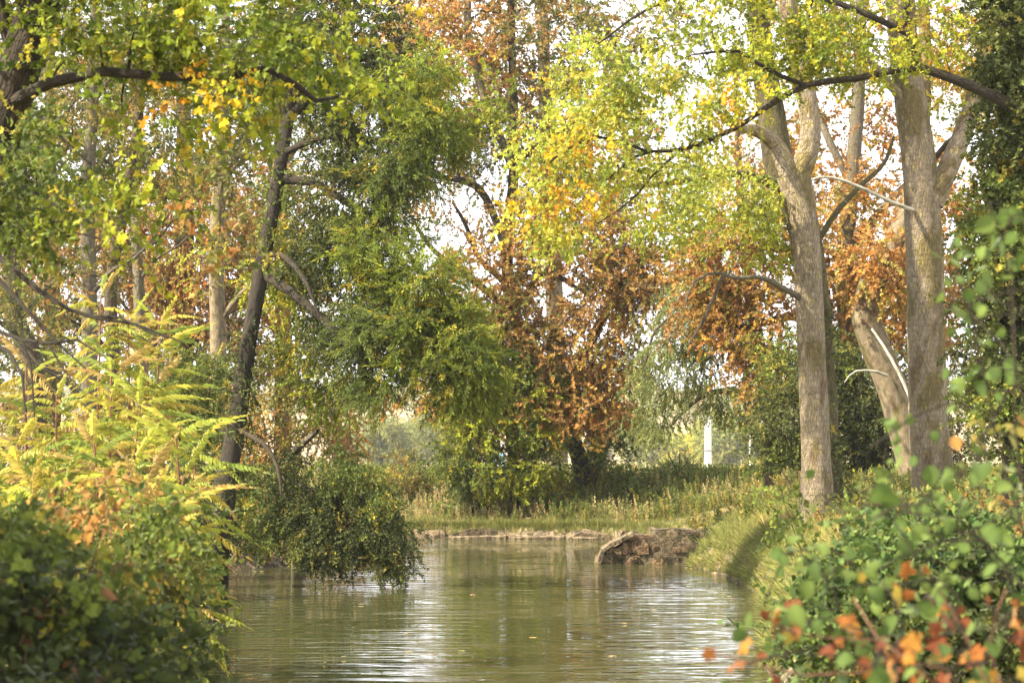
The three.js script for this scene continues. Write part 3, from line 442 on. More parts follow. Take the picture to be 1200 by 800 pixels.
// ---------------------------------------------------------------- far bank
{
  const t = new Plant('russet_tree', 'broad russet plane tree leaning from the far bank over the water', 'tree', foot(690, 65.5), 110);
  t.limb([[692, 592, 65.5], [683, 550, 65.5], [667, 505, 65.3], [652, 472, 65.2], [628, 425, 65], [604, 372, 65], [594, 300, 65], [602, 200, 65], [600, 60, 65.4], [596, -160, 66]], [27, 21, 19, 18, 17, 16, 14, 12, 9, 5], M.barkDark, { sides: 14, root: true });
  t.limb([[655, 480, 65.2], [684, 420, 64.8], [712, 360, 64.4], [735, 320, 64], [765, 285, 63.6]], [13, 11, 9, 7, 3], M.barkDark, { sides: 8 });
  t.limb([[612, 385, 65], [575, 345, 64.6], [540, 318, 64.2], [505, 290, 64], [480, 250, 64]], [11, 9, 8, 6, 3], M.barkDark, { sides: 8 });
  t.limb([[600, 370, 65], [640, 320, 64.6], [672, 335, 64.2], [690, 345, 64]], [8, 7, 5, 3], M.barkDark, { sides: 7 });
  t.limb([[597, 300, 65], [560, 220, 65], [520, 208, 64.6], [490, 206, 64.4]], [10, 9, 7, 4], M.barkDark, { sides: 8 });
  t.limb([[602, 200, 65], [560, 90, 65], [548, 20, 65], [560, -80, 65]], [10, 10, 9, 5], M.barkGrey, { sides: 8 });
  t.limb([[602, 190, 65], [660, 150, 64.6], [700, 120, 64.4], [740, 60, 64.4]], [9, 7, 6, 3], M.barkBrown, { sides: 8 });
  t.limb([[590, 330, 65], [560, 300, 64.6], [545, 262, 64.3], [530, 236, 64.2]], [7, 6, 5, 3], M.barkDark, { sides: 7 });
  t.crown([[660, 330, 64, 95, 60, 82, 'russet'], [640, 425, 64.2, 95, 45, 65, 'russet'], [705, 400, 63.8, 70, 60, 55, 'russet'], [570, 330, 64.2, 60, 50, 58, 'russet'], [525, 395, 64, 50, 46, 46, 'russet'], [590, 420, 63.9, 60, 46, 45, 'russet'], [752, 345, 63.6, 38, 56, 36, 'russet'], [690, 480, 63.6, 46, 28, 32, 'orange'], [735, 310, 63.6, 42, 60, 50, 'russet'], [540, 80, 65, 80, 90, 95, 'peach'], [635, 50, 65.4, 90, 60, 70, 'olive'], [600, 170, 65, 90, 55, 75, 'olive'], [740, 30, 65, 70, 40, 32, 'olive', { per: 0.7 }], [515, 225, 64.4, 50, 40, 20, 'russet', { per: 0.6 }], [680, 250, 64.2, 80, 40, 50, 'russet'], [600, 250, 64.6, 60, 40, 28, 'russet', { per: 0.7 }], [560, 470, 63.8, 60, 22, 20, 'orange', { per: 0.6 }], [470, 470, 63.6, 40, 16, 9, 'orange', { per: 0.5 }], [600, -70, 66, 150, 70, 100, 'peach'], [500, 30, 66, 60, 60, 40, 'peach'], [700, 160, 65, 70, 60, 32, 'olive', { per: 0.8 }], [620, 500, 63.5, 60, 18, 12, 'orange', { per: 0.5 }]], null, { kind: 'plane', lmat: M.leafDry, clump: 0.45, per: 9, reach: 6 }).done();
}
for (const [px, d, lab, trunk, blobs, seed] of [
  [546, 64, 'grey stemmed green tree beside the open field gap', [[546, 588], [546, 540], [548, 500], [556, 466], [562, 430]], [[546, 500, 63.6, 28, 34, 24, 'lime'], [565, 465, 63.8, 42, 30, 30, 'lime'], [534, 538, 63.4, 20, 16, 8, 'green', { hang: 1 }], [560, 552, 63.2, 30, 24, 18, 'green', { hang: 1 }], [600, 440, 64, 40, 30, 20, 'green']], 121],
  [602, 64.6, 'short green tree with a thin dark stem between two larger stems', [[602, 588], [602, 545], [598, 500], [592, 460]], [[600, 500, 63.8, 44, 40, 34, 'fresh'], [590, 552, 63.4, 34, 20, 16, 'lime', { hang: 1 }], [625, 455, 64, 50, 36, 30, 'lime'], [632, 540, 63.6, 22, 32, 18, 'fresh', { hang: 1 }]], 122],
  [702, 66, 'dark green tree half hidden by the russet plane leaves', [[704, 590], [702, 540], [700, 490], [698, 440]], [[722, 535, 65.4, 34, 38, 28, 'green'], [705, 465, 65.6, 50, 40, 34, 'lime'], [740, 570, 64.8, 24, 16, 12, 'green', { hang: 1 }], [640, 480, 66.6, 30, 30, 16, 'lime']], 123],
]) {
  const t = new Plant('green_tree', lab, 'tree', foot(px, d), seed);
  t.limb(trunk.map(([x, y]) => [x, y, d]), [17, 14, 13, 10, 5].slice(0, trunk.length), seed === 121 ? M.barkGrey : M.barkDark, { sides: 10, root: true });
  t.crown(blobs, null, { kind: 'ovate', lmat: M.leaf, clump: 0.4, per: 13, scale: 1.25 }).done();
}
for (const [px, py, d, rx, ry, pal, lab, seed] of [[474, 556, 66, 22, 26, 'olive', 'rounded shrub on the far bank beside the open field gap', 131], [794, 556, 66, 24, 16, 'pale', 'wind bent hawthorn bush near the white post', 132], [930, 575, 48, 16, 8, 'olive', 'low bush at the foot of the twin trunk', 133]]) {
  const t = new Plant('shrub', lab, 'shrub', foot(px, d), seed), b = foot(px, d);
  for (let k = -1; k <= 1; k++) t.limb([b.clone(), b.clone().add(V(0.1 * k, 0.4, 0.05)), b.clone().add(V(0.35 * k, 0.9, 0.1 * k))], [0.05, 0.035, 0.01], M.barkBrown, { sides: 6, world: true, root: true, name: 'stem' });
  t.crown([[px, py, d, rx, ry, 22, pal], [px, py + ry * 0.6, d, rx * 0.8, ry * 0.6, 12, pal]], null, { kind: 'small', clump: 0.22, per: 14, scale: 1.15 }).done();
}
// ---------------------------------------------------------------- left bank
{
  const t = new Plant('ivy_clad_tree', 'dark ivy clad trunk leaning up from the water edge with a dense green crown', 'tree', foot(238, 37.6), 140);
  t.limb([[240, 692, 37.6], [252, 640, 37.4], [264, 570, 37.3], [278, 490, 37.3], [293, 390, 37.3], [311, 290, 37.3], [329, 190, 37.4], [345, 80, 37.5], [354, -40, 37.6], [360, -180, 37.6]], [56, 34, 26, 21, 19, 17, 15, 13, 10, 6], M.barkDark, { sides: 20, wob: 0.18, root: true });
  t.limb([[313, 297, 37.3], [332, 300, 37], [350, 318, 36.7], [362, 338, 36.5], [374, 372, 36.4]], [8, 7, 6, 5, 2], M.barkDark, { sides: 7 });
  t.limb([[306, 320, 37.3], [345, 345, 37], [390, 385, 36.7], [430, 425, 36.4], [470, 425, 36.2], [505, 426, 36], [545, 445, 36]], [12, 11, 9, 8, 7, 5, 3], M.barkDark, { sides: 8 });
  t.limb([[325, 210, 37.4], [370, 215, 37.2], [410, 240, 37], [450, 262, 36.8], [490, 315, 36.4], [520, 360, 36.2]], [12, 10, 8, 7, 5, 2], M.barkDark, { sides: 8 });
  t.limb([[336, 140, 37.4], [390, 90, 37.4], [440, 60, 37.2], [480, 40, 37]], [12, 9, 7, 4], M.barkDark, { sides: 8 });
  t.limb([[330, 180, 37.4], [380, 160, 37], [440, 165, 36.8], [490, 150, 36.6], [515, 165, 36.5]], [9, 8, 6, 4, 2], M.barkDark, { sides: 7 });
  t.limb([[342, 90, 37.5], [310, 20, 37.5], [290, -50, 37.5]], [12, 9, 6], M.barkDark, { sides: 8 });
  t.limb([[277, 500, 37.3], [287, 508, 37], [305, 517, 36.8], [320, 535, 36.7], [328, 560, 36.6], [329, 580, 36.6]], [7, 6, 5, 5, 4, 2], M.barkBrown, { sides: 8 });
  const g = { kind: 'fine', lmat: M.leafThin, clump: 0.33, per: 17, scale: 1.0 };
  t.crown([[400, 50, 37.6, 90, 80, 90, 'dark'], [440, 140, 37.4, 70, 80, 80, 'dark'], [405, 235, 37.4, 66, 80, 56, 'dark'], [395, 335, 37.4, 54, 66, 44, 'dark'], [420, 410, 36.9, 44, 36, 26, 'dark'], [400, -70, 37.6, 120, 60, 60, 'dark'], [330, 60, 37.8, 50, 70, 34, 'green'], [330, 430, 38.8, 50, 40, 14, 'olive'], [355, 480, 39.6, 56, 40, 20, 'olive', { per: 0.7 }], [400, 440, 38.4, 40, 34, 14, 'green', { per: 0.7 }], [300, 500, 39.4, 34, 36, 10, 'russet', { per: 0.7 }], [345, 250, 38.8, 36, 60, 16, 'green'], [385, 460, 37.4, 36, 26, 8, 'fresh'], [355, 395, 38.2, 46, 36, 16, 'fresh'], [318, 330, 38.8, 40, 40, 12, 'lime'], [360, 300, 37.6, 40, 40, 12, 'fresh']], null, { kind: 'ovate', lmat: M.leafGloss, clump: 0.32, per: 15, scale: 0.72, droop: 0.6 });
  t.crown([[505, 150, 36.6, 40, 28, 26, 'fresh'], [470, 100, 36.8, 40, 26, 18, 'fresh', { per: 0.8 }], [470, 195, 36.8, 44, 30, 20, 'green'], [445, 290, 36.8, 46, 44, 32, 'fresh'], [490, 345, 36.4, 50, 50, 40, 'fresh'], [520, 400, 36.1, 55, 44, 46, 'fresh'], [548, 435, 36, 34, 34, 30, 'fresh', { hang: 1 }], [460, 385, 36.4, 50, 40, 30, 'green'], [440, 440, 36.3, 30, 18, 8, 'green', { hang: 1 }], [505, 80, 36.9, 24, 20, 8, 'lime', { per: 0.7 }]], null, g);
  t.crown([[258, 600, 37.3, 20, 50, 20, 'dark', { rz: 0.25, per: 0.5 }], [285, 440, 37.2, 14, 90, 26, 'dark', { rz: 0.25, per: 0.55 }], [318, 250, 37.3, 12, 80, 16, 'green', { rz: 0.25, per: 0.5 }]], null, { kind: 'ivy', lmat: M.leafGloss, clump: 0.2, per: 13, scale: 0.8, twigs: false, name: 'ivy' }).done();
}
{
  const t = new Plant('alder', 'low spreading dark green alder drooping to the water beside the ivy clad trunk', 'tree', foot(350, 44.5), 141);
  t.limb([[350, 664, 44.5], [346, 610, 43], [338, 560, 41], [345, 530, 39.5], [372, 505, 38.4]], [18, 15, 13, 10, 5], M.barkGrey, { sides: 10, root: true });
  t.limb([[340, 560, 41], [356, 572, 39.6], [378, 584, 38.4], [410, 592, 37.8], [445, 612, 37.4], [468, 640, 37.2]], [9, 8, 7, 6, 4, 2], M.barkDark, { sides: 8 });
  t.limb([[344, 590, 42], [320, 600, 40], [305, 630, 39]], [8, 6, 3], M.barkGrey, { sides: 7 });
  t.limb([[346, 620, 43], [360, 610, 40.5], [385, 630, 38.4]], [8, 6, 3], M.barkGrey, { sides: 7 });
  t.crown([[400, 605, 37.6, 56, 34, 80, 'dark'], [440, 634, 37.3, 30, 30, 44, 'dark'], [392, 640, 37.4, 46, 22, 50, 'dark'], [350, 590, 38, 42, 32, 44, 'dark'], [325, 618, 38, 30, 20, 22, 'green'], [390, 550, 37.8, 36, 26, 26, 'green'], [335, 550, 38.4, 34, 26, 16, 'dark'], [462, 622, 37.2, 20, 22, 16, 'dark'], [448, 588, 37.4, 24, 18, 14, 'green'], [462, 650, 37.1, 20, 22, 20, 'dark'], [425, 560, 37.6, 22, 24, 12, 'green'], [305, 585, 39.5, 24, 26, 10, 'green']], null, { kind: 'ovate', lmat: M.leafGloss, clump: 0.17, per: 8, scale: 0.72, droop: 0.7 }).done();
}
// stems of the wood behind
const wood = [
  [104, 45, 'grey wood tree with a straight stem, behind the yellow sumac', [[104, 620], [104, 480], [104, 350], [102, 230], [108, 120], [112, -60]], [22, 20, 18, 17, 14, 9], [[90, 100, 45, 90, 70, 46, 'olive'], [60, 230, 45, 60, 60, 26, 'green'], [130, 10, 45, 90, 60, 40, 'fresh'], [40, 330, 44, 46, 46, 20, 'olive']], 'small', M.barkGrey],
  [130, 46.5, 'dark slim wood tree forking low, behind the yellow sumac', [[134, 620], [132, 420], [130, 330], [150, 220], [165, 110], [170, -60]], [17, 16, 15, 12, 10, 7], [[165, 170, 46, 60, 60, 30, 'olive'], [190, 60, 46, 70, 60, 36, 'green'], [150, 280, 46, 50, 40, 14, 'olive']], 'small', M.barkBrown],
  [164, 48, 'slender wood tree with a bowed stem and olive leaves', [[166, 620], [165, 450], [162, 330], [158, 240], [160, 150], [150, 60], [140, -60]], [15, 14, 13, 12, 10, 8, 5], [[200, 210, 48, 60, 50, 26, 'yellow', { per: 0.6 }], [180, 110, 48, 60, 60, 26, 'olive'], [230, 170, 48, 50, 40, 18, 'olive']], 'small', M.barkGrey],
  [257, 50, 'broad pale stemmed wood tree with thin yellowing leaves', [[258, 620], [257, 480], [255, 380], [253, 290], [258, 210], [262, 100], [266, -60]], [22, 20, 19, 18, 16, 13, 8], [[270, 90, 50, 80, 70, 48, 'green'], [290, 200, 49, 50, 50, 26, 'olive'], [240, 300, 49, 50, 40, 16, 'yellow', { per: 0.5 }], [230, 20, 50, 90, 60, 44, 'olive'], [320, 140, 49, 40, 50, 20, 'green']], 'small', M.barkTan],
  [30, 52, 'wood tree with a dark bent stem and dense green leaves', [[40, 620], [38, 420], [20, 380], [14, 300], [24, 180], [30, 40], [30, -60]], [26, 24, 22, 20, 18, 14, 8], [[30, 200, 52, 70, 80, 50, 'green'], [20, 60, 52, 80, 70, 46, 'olive'], [40, 380, 51, 50, 60, 24, 'dark']], 'small', M.barkBrown],
  [215, 75, 'large russet wood tree deep behind the yellow sumac', [[215, 600], [213, 420], [216, 250], [214, 80], [212, -80]], [30, 26, 22, 16, 8], [[225, 390, 74, 70, 80, 120, 'peach'], [215, 280, 74, 100, 80, 130, 'peach'], [110, 300, 75, 100, 90, 110, 'peach'], [200, 120, 75, 140, 100, 150, 'olive'], [300, 300, 74, 60, 120, 70, 'peach'], [60, 140, 75, 100, 120, 60, 'olive'], [230, 480, 73, 50, 40, 36, 'peach'], [150, 430, 73, 90, 50, 40, 'olive'], [30, 440, 74, 50, 70, 30, 'olive']], 'plane', M.barkGrey],
  [330, 77, 'far russet wood tree seen through the ivy clad tree', [[330, 590], [332, 400], [328, 200], [332, -40]], [24, 20, 15, 8], [[330, 380, 76, 70, 90, 60, 'peach'], [310, 230, 77, 70, 70, 44, 'peach'], [402, 490, 75, 30, 50, 24, 'peach'], [340, 90, 77, 90, 80, 50, 'olive'], [440, 180, 77, 50, 90, 34, 'peach'], [450, 30, 77, 60, 60, 30, 'peach'], [330, 520, 75, 70, 40, 34, 'olive'], [270, 540, 74, 60, 40, 26, 'peach']], 'plane', M.barkGrey],
  [60, 78, 'far yellow green wood tree behind the dark bent stem', [[60, 600], [62, 400], [58, 200], [60, -40]], [24, 20, 15, 8], [[50, 330, 77, 100, 110, 110, 'peach'], [70, 500, 77, 100, 60, 46, 'olive'], [60, 60, 78, 120, 120, 120, 'olive'], [-40, 300, 77, 60, 160, 40, 'green']], 'plane', M.barkGrey],
];
wood.push([655, 84, 'tall tawny plane tree rising behind the broad russet plane', [[655, 575], [652, 440], [648, 300], [640, 150], [636, 20], [630, -120]], [26, 22, 20, 17, 13, 7], [[525, 60, 82, 80, 80, 54, 'peach'], [640, 70, 83, 100, 80, 60, 'peach'], [760, 50, 83, 70, 60, 34, 'olive'], [600, 180, 82, 100, 60, 42, 'olive'], [730, 190, 82, 60, 50, 24, 'peach'], [620, -60, 84, 160, 60, 50, 'peach']], 'plane', M.barkGrey]);
wood.forEach(([px, d, lab, tr, w, blobs, kind, mat], i) => {
  const t = new Plant('wood_tree', lab, 'tree', foot(px, d), 150 + i);
  t.limb(tr.map(([x, y]) => [x, y, d]), w, mat, { sides: 12, root: true });
  for (let k = 0; k < 5; k++) { const j = 1 + (k % (tr.length - 2)), [x, y] = tr[j], s = k % 2 ? 1 : -1, l = 50 + 40 * t.r(); t.limb([[x, y, d], [x + s * l * 0.4, y - l * 0.5, d - 0.3], [x + s * l * 0.9, y - l * 0.8, d - 0.6], [x + s * l * 1.3, y - l * 1.3, d - 0.6]], [w[j] * 0.4, w[j] * 0.3, w[j] * 0.2, 1.5], mat, { sides: 6 }); }
  t.crown(blobs, null, { kind, lmat: kind === 'plane' ? M.leafDry : M.leaf, clump: kind === 'plane' ? 0.55 : 0.4, per: kind === 'plane' ? (i === 8 ? 10 : 13) : 6, scale: kind === 'plane' ? 1 : 1.3, reach: 6 }).done();
});
for (const [px, py, d, rx, ry, pal, lab, seed] of [[235, 560, 40, 44, 60, 'green', 'green undergrowth shrub between the sumac and the ivy clad trunk', 171], [160, 600, 34, 60, 50, 'dark', 'dark shrub in the shade behind the yellow sumac', 172], [225, 455, 42, 50, 40, 'green', 'green shrub crown in front of the russet wood tree', 173], [60, 580, 33, 60, 60, 'green', 'low green shrub deep in the shade of the sumac thicket', 174]]) {
  const t = new Plant('shrub', lab, 'shrub', foot(px, d), seed), b = foot(px, d), c = at(px, py, d);
  for (let k = -1; k <= 1; k++) t.limb([b.clone(), b.clone().lerp(c, 0.5).add(V(0.15 * k, 0, 0.1)), c.clone().add(V(0.4 * k, 0.2, 0.1 * k))], [0.06, 0.04, 0.012], M.barkBrown, { sides: 6, world: true, root: true, name: 'stem' });
  t.crown([[px, py, d, rx, ry, 46, pal], [px, py + ry, d, rx, ry * 0.6, 22, pal]], null, { kind: 'ovate', clump: 0.28, per: 14, scale: 0.8 }).done();
}
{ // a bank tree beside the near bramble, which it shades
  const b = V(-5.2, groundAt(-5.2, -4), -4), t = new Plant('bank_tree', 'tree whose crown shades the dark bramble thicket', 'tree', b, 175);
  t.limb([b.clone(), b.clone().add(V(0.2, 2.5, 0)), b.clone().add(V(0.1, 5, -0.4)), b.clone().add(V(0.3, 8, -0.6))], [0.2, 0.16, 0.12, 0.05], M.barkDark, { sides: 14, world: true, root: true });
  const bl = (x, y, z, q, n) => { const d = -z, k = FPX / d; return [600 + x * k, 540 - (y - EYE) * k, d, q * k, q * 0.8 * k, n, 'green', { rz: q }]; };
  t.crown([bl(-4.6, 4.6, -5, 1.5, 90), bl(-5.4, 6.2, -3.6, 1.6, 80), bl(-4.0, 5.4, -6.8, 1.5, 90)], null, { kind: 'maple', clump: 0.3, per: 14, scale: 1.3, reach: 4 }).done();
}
{ // the overhanging tree at the top, nearest of the left bank
  const b = foot(-70, 14), t = new Plant('field_maple', 'near dark trunk with a long level bough and lobed green leaves', 'tree', b, 180);
  t.limb([[-72, 720, 14], [-52, 500, 14], [-30, 300, 14], [2, 150, 14], [22, 80, 14], [50, -10, 14], [74, -120, 14]], [72, 62, 58, 54, 52, 46, 34], M.barkDark, { sides: 20, wob: 0.12, root: true });
  t.limb([[16, 118, 13.9], [60, 96, 13.8], [120, 84, 13.7], [200, 90, 13.6], [268, 91, 13.5], [312, 80, 13.5], [345, 98, 13.4], [370, 118, 13.4], [402, 112, 13.4]], [16, 14, 12, 11, 10, 8, 8, 6, 3], M.barkDark, { sides: 10, wob: 0.14 });
  t.limb([[20, 70, 14], [4, 25, 14], [-10, -30, 14]], [22, 17, 14], M.barkDark, { sides: 10 });
  t.limb([[45, 0, 14], [100, -40, 13.8], [190, -60, 13.6], [300, -40, 13.5], [400, -20, 13.4]], [20, 16, 12, 8, 4], M.barkDark, { sides: 8 });
  t.limb([[312, 80, 13.5], [326, 60, 13.5], [345, 40, 13.4], [362, 10, 13.4]], [5, 4, 3, 2], M.barkBrown, { sides: 6 });
  t.limb([[150, 86, 13.7], [152, 60, 13.7], [156, 38, 13.7]], [5, 4, 2], M.barkDark, { sides: 6 });
  const thin = (tr, w) => t.limb(tr, w, M.barkDark, { sides: 6, wob: 0.06 });
  thin([[-35, 270, 13], [10, 312, 12.8], [62, 352, 12.6], [98, 370, 12.5], [145, 376, 12.4], [216, 402, 12.3]], [9, 8, 6, 5, 4, 1.5]);
  thin([[98, 370, 12.5], [140, 372, 12.4], [180, 392, 12.3], [206, 396, 12.2]], [4, 3, 2, 1]);
  thin([[-30, 300, 13], [20, 350, 12.8], [60, 395, 12.6], [100, 432, 12.5]], [7, 5, 4, 1.5]);
  thin([[-25, 380, 13], [25, 398, 12.8], [56, 402, 12.6], [90, 398, 12.5], [125, 420, 12.4]], [6, 5, 4, 3, 1]);
  thin([[56, 402, 12.6], [72, 430, 12.5], [96, 458, 12.4]], [3, 2, 1]);
  thin([[-20, 398, 13], [10, 412, 12.8], [26, 440, 12.6], [30, 495, 12.5]], [6, 5, 4, 2]);
  thin([[26, 400, 12.7], [36, 430, 12.6], [40, 490, 12.5]], [3, 3, 1.5]);
  thin([[40, 130, 13.8], [70, 160, 13.6], [120, 205, 13.5]], [5, 4, 1.5]);
  thin([[-20, 190, 13.8], [40, 225, 13.6], [70, 245, 13.5], [86, 272, 13.5]], [6, 5, 4, 2]);
  const s = { per: 0.7 };
  t.crown([[100, 20, 13.8, 120, 50, 37, 'fresh'], [250, 30, 13.6, 100, 50, 37, 'fresh'], [370, 30, 13.5, 60, 50, 20, 'fresh'], [190, 130, 13.5, 130, 34, 12, 'fresh', s], [50, 190, 13.6, 60, 60, 20, 'green'], [10, 250, 13.2, 44, 60, 26, 'green'], [165, 220, 13.4, 60, 30, 10, 'fresh', s], [290, 120, 13.5, 70, 24, 8, 'lime', s], [420, 95, 13.4, 34, 30, 7, 'lime', s], [250, 115, 13.4, 30, 14, 5, 'gold', s], [150, -60, 13.7, 190, 40, 42, 'fresh'], [120, 260, 13, 50, 30, 5, 'lime', s], [260, 250, 13.3, 40, 60, 6, 'olive', s]], null, { kind: 'maple', lmat: M.leaf, clump: 0.12, per: 5, scale: 0.9, twig: M.barkDark, reach: 1.8 });
  t.leaves(260, 'lobed', 0.046, null, { spread: 0.14, from: t.todo.filter((c) => c.p.y < 4.9) }).done();
}
// ---------------------------------------------------------------- yellow sumac thicket: each compound leaf is a frond of its own
function frondGeo(seed, len) {
  const r = rng(seed), k = new Kit(), n = 15, q = new THREE.Quaternion(), e = new THREE.Euler(), bend = 0.25 + 0.3 * r();
  const spine = (t) => V(0, len * (t - 0.12 * bend * t * t), -len * bend * t * t);
  for (let i = 0; i < 5; i++) { const a = spine(i / 5), b = spine((i + 1) / 5), w = 0.004 * (1 - i / 6); k.add([[a.x - w, a.y, a.z], [a.x + w, a.y, a.z], [b.x + w * 0.8, b.y, b.z], [b.x - w * 0.8, b.y, b.z]], [0, 1, 2, 0, 2, 3], new THREE.Matrix4(), [0.8, 0.5, 0.5]); }
  const lf = strip([[0, 0.02], [0.2, 0.17], [0.6, 0.13], [1, 0]], 0.3, 0.3);
  for (let i = 0; i < n; i++) for (const s of [-1, 1]) { if (r() < 0.1) continue; const t = 0.14 + 0.86 * i / n, L = len * 0.165 * Math.sin(0.5 + 2.2 * t) * (0.85 + 0.3 * r()), b = 0.75 + 0.45 * r(); q.setFromEuler(e.set((r() - 0.5) * 0.3, s * (0.45 + 0.5 * r()), -s * (1.25 - 0.35 * t + 0.2 * (r() - 0.5)))); k.add(...lf, Mx(spine(t), q, L), [b * (1 + 0.15 * (r() - 0.5)), b, b]); }
  k.add(...lf, Mx(spine(1), q.setFromEuler(e.set(-0.4, 0, 0)), len * 0.15), [1, 1, 1]);
  return k.geo();
}
const FROND = [1, 2, 3, 4].map((s) => frondGeo(s, 0.6));
const frondMats = [[0.37, 0.37, 0.05], [0.3, 0.33, 0.045], [0.42, 0.37, 0.05], [0.2, 0.25, 0.04], [0.42, 0.33, 0.06], [0.36, 0.25, 0.07]].map(([r, g, b]) => { const m = M.leafThin.clone(); m.color = new THREE.Color().setRGB(r, g, b); return m; });
const sumacs = [
  ['tallest sumac, bright yellow, standing below the bare hanging twigs', [[118, 348, 22], [150, 372, 22]], 46], ['yellow sumac leaning towards the russet wood tree', [[186, 372, 22.5], [172, 420, 22]], 40], ['lime yellow sumac in the middle of the thicket', [[130, 425, 21], [165, 470, 20.5]], 44],
  ['yellow sumac rising beside the dark bent stem', [[30, 428, 21], [66, 462, 20.5]], 40], ['lime sumac at the river end of the thicket, fronds reaching the ivy clad trunk', [[205, 500, 20], [228, 520, 20], [215, 560, 19.5]], 44], ['golden sumac low in the thicket above the dark bramble', [[110, 520, 19], [150, 545, 19], [80, 560, 18.5]], 46],
  ['golden sumac low at the landward end of the thicket', [[20, 520, 18.5], [45, 570, 18]], 40], ['green yellow sumac sapling beside the bramble tip', [[190, 600, 18], [170, 575, 18.4]], 26],
];
sumacs.forEach(([lab, tops, n], i) => {
  n = Math.round(n * 2.2); const d0 = tops[0][2], t = new Plant('sumac', lab, 'sumac', foot(tops[0][0], d0 + 0.2), 190 + i, 'sumac thicket'), q = new THREE.Quaternion(), r = t.r;
  tops.forEach(([px, py, d], k) => {
    const b = foot(px - 14 + 24 * r(), d + 0.2), top = at(px, py, d), mid = b.clone().lerp(top, 0.5).add(V(gauss(r) * 0.12, 0, gauss(r) * 0.1)); t.limb([b, mid, top], [0.022, 0.016, 0.008], M.redStem, { sides: 6, world: true, root: true, name: 'stem' });
    const m = Math.round(n / tops.length); for (let j = 0; j < m; j++) {
      const u = 0.22 + 0.78 * Math.pow((j + 1) / m, 0.8), p = u < 0.5 ? b.clone().lerp(mid, u * 2) : mid.clone().lerp(top, u * 2 - 1), a = j * 2.4 + r(), el = mix(-0.1, 0.6, (u - 0.22) / 0.78) + (r() - 0.5) * 1.3, f = part('frond', FROND[Math.floor(r() * 4)], frondMats[Math.floor(r() * 5.7)], t.o);
      const dir = V(Math.cos(a) * Math.cos(el), Math.sin(el), Math.sin(a) * Math.cos(el)), nrm = UP.clone().add(V(gauss(r) * 0.35, 0, 0.25 + gauss(r) * 0.35)).addScaledVector(dir, 0), nn = nrm.addScaledVector(dir, -nrm.dot(dir)).normalize(), sx = dir.clone().cross(nrm);
      f.quaternion.setFromRotationMatrix(new THREE.Matrix4().makeBasis(sx, dir, nrm)); f.position.copy(p).sub(t.base); const s = 0.66 + 0.5 * r(); f.scale.set(s, s, s);
    }
  });
  t.done();
});

// ---------------------------------------------------------------- near plants, out of focus
function bush(name, label, category, baseXZ, stems, blobs, leafOpt, crownOpt, seed, stemMat = M.barkBrown) {
  const b = V(baseXZ[0], groundAt(...baseXZ), baseXZ[1]), t = new Plant(name, label, category, b, seed);
  for (const s of stems) { const end = s.map((q) => at(...q)); t.limb([b.clone().add(V((t.r() - 0.5) * 0.2, 0, (t.r() - 0.5) * 0.2)), b.clone().lerp(end[0], 0.55).add(V(0, 0.12, 0)), ...end], [0.009, 0.006, 0.0042, ...end.map(() => 0.0024)], stemMat, { sides: 6, world: true, root: true, name: 'stem', wob: 0.05 }); }
  if (blobs.length) t.crown(blobs, null, crownOpt);
  if (leafOpt) { if (!blobs.length) t.todo = t.nodes.map((n) => ({ p: n.p, pal: leafOpt.pal })); for (const l of [].concat(leafOpt)) t.leaves(l.n, l.kind, l.size, l.pal, { spread: l.spread ?? 0.06, mat: l.mat ?? M.leaf, from: l.px ? t.todo.filter((c) => c.tag === l.px) : undefined }); }
  return t.done();
}
const near = { kind: 'bramble', lmat: M.leaf, clump: 0.09, per: 4.6, scale: 0.9, droop: 0.5, reach: 1.2 };
// left: a dark bramble thicket overhanging the water, shade worked into its leaf colour
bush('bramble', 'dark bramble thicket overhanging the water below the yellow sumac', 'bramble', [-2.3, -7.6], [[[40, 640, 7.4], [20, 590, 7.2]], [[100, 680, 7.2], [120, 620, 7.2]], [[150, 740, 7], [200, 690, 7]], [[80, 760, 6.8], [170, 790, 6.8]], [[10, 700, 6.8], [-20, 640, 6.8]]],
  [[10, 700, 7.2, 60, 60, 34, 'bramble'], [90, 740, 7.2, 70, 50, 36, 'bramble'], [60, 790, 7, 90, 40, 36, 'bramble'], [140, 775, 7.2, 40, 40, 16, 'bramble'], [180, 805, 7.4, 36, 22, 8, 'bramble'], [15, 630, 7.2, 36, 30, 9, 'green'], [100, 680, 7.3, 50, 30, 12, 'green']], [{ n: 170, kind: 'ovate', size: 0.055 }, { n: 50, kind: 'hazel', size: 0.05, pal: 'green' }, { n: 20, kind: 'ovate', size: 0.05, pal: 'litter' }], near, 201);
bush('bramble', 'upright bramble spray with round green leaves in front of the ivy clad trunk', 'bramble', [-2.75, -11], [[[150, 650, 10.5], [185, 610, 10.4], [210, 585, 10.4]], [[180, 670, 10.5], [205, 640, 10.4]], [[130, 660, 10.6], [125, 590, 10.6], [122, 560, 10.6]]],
  [[192, 605, 10.4, 24, 22, 10, 'green'], [200, 645, 10.4, 26, 18, 8, 'green'], [160, 660, 10.6, 50, 30, 22, 'olive'], [165, 710, 10.8, 36, 34, 18, 'dark'], [120, 600, 10.6, 22, 40, 8, 'russet'], [195, 745, 11, 22, 34, 9, 'dark']], [{ n: 110, kind: 'hazel', size: 0.055 }], { ...near, per: 5 }, 202, M.redStem);
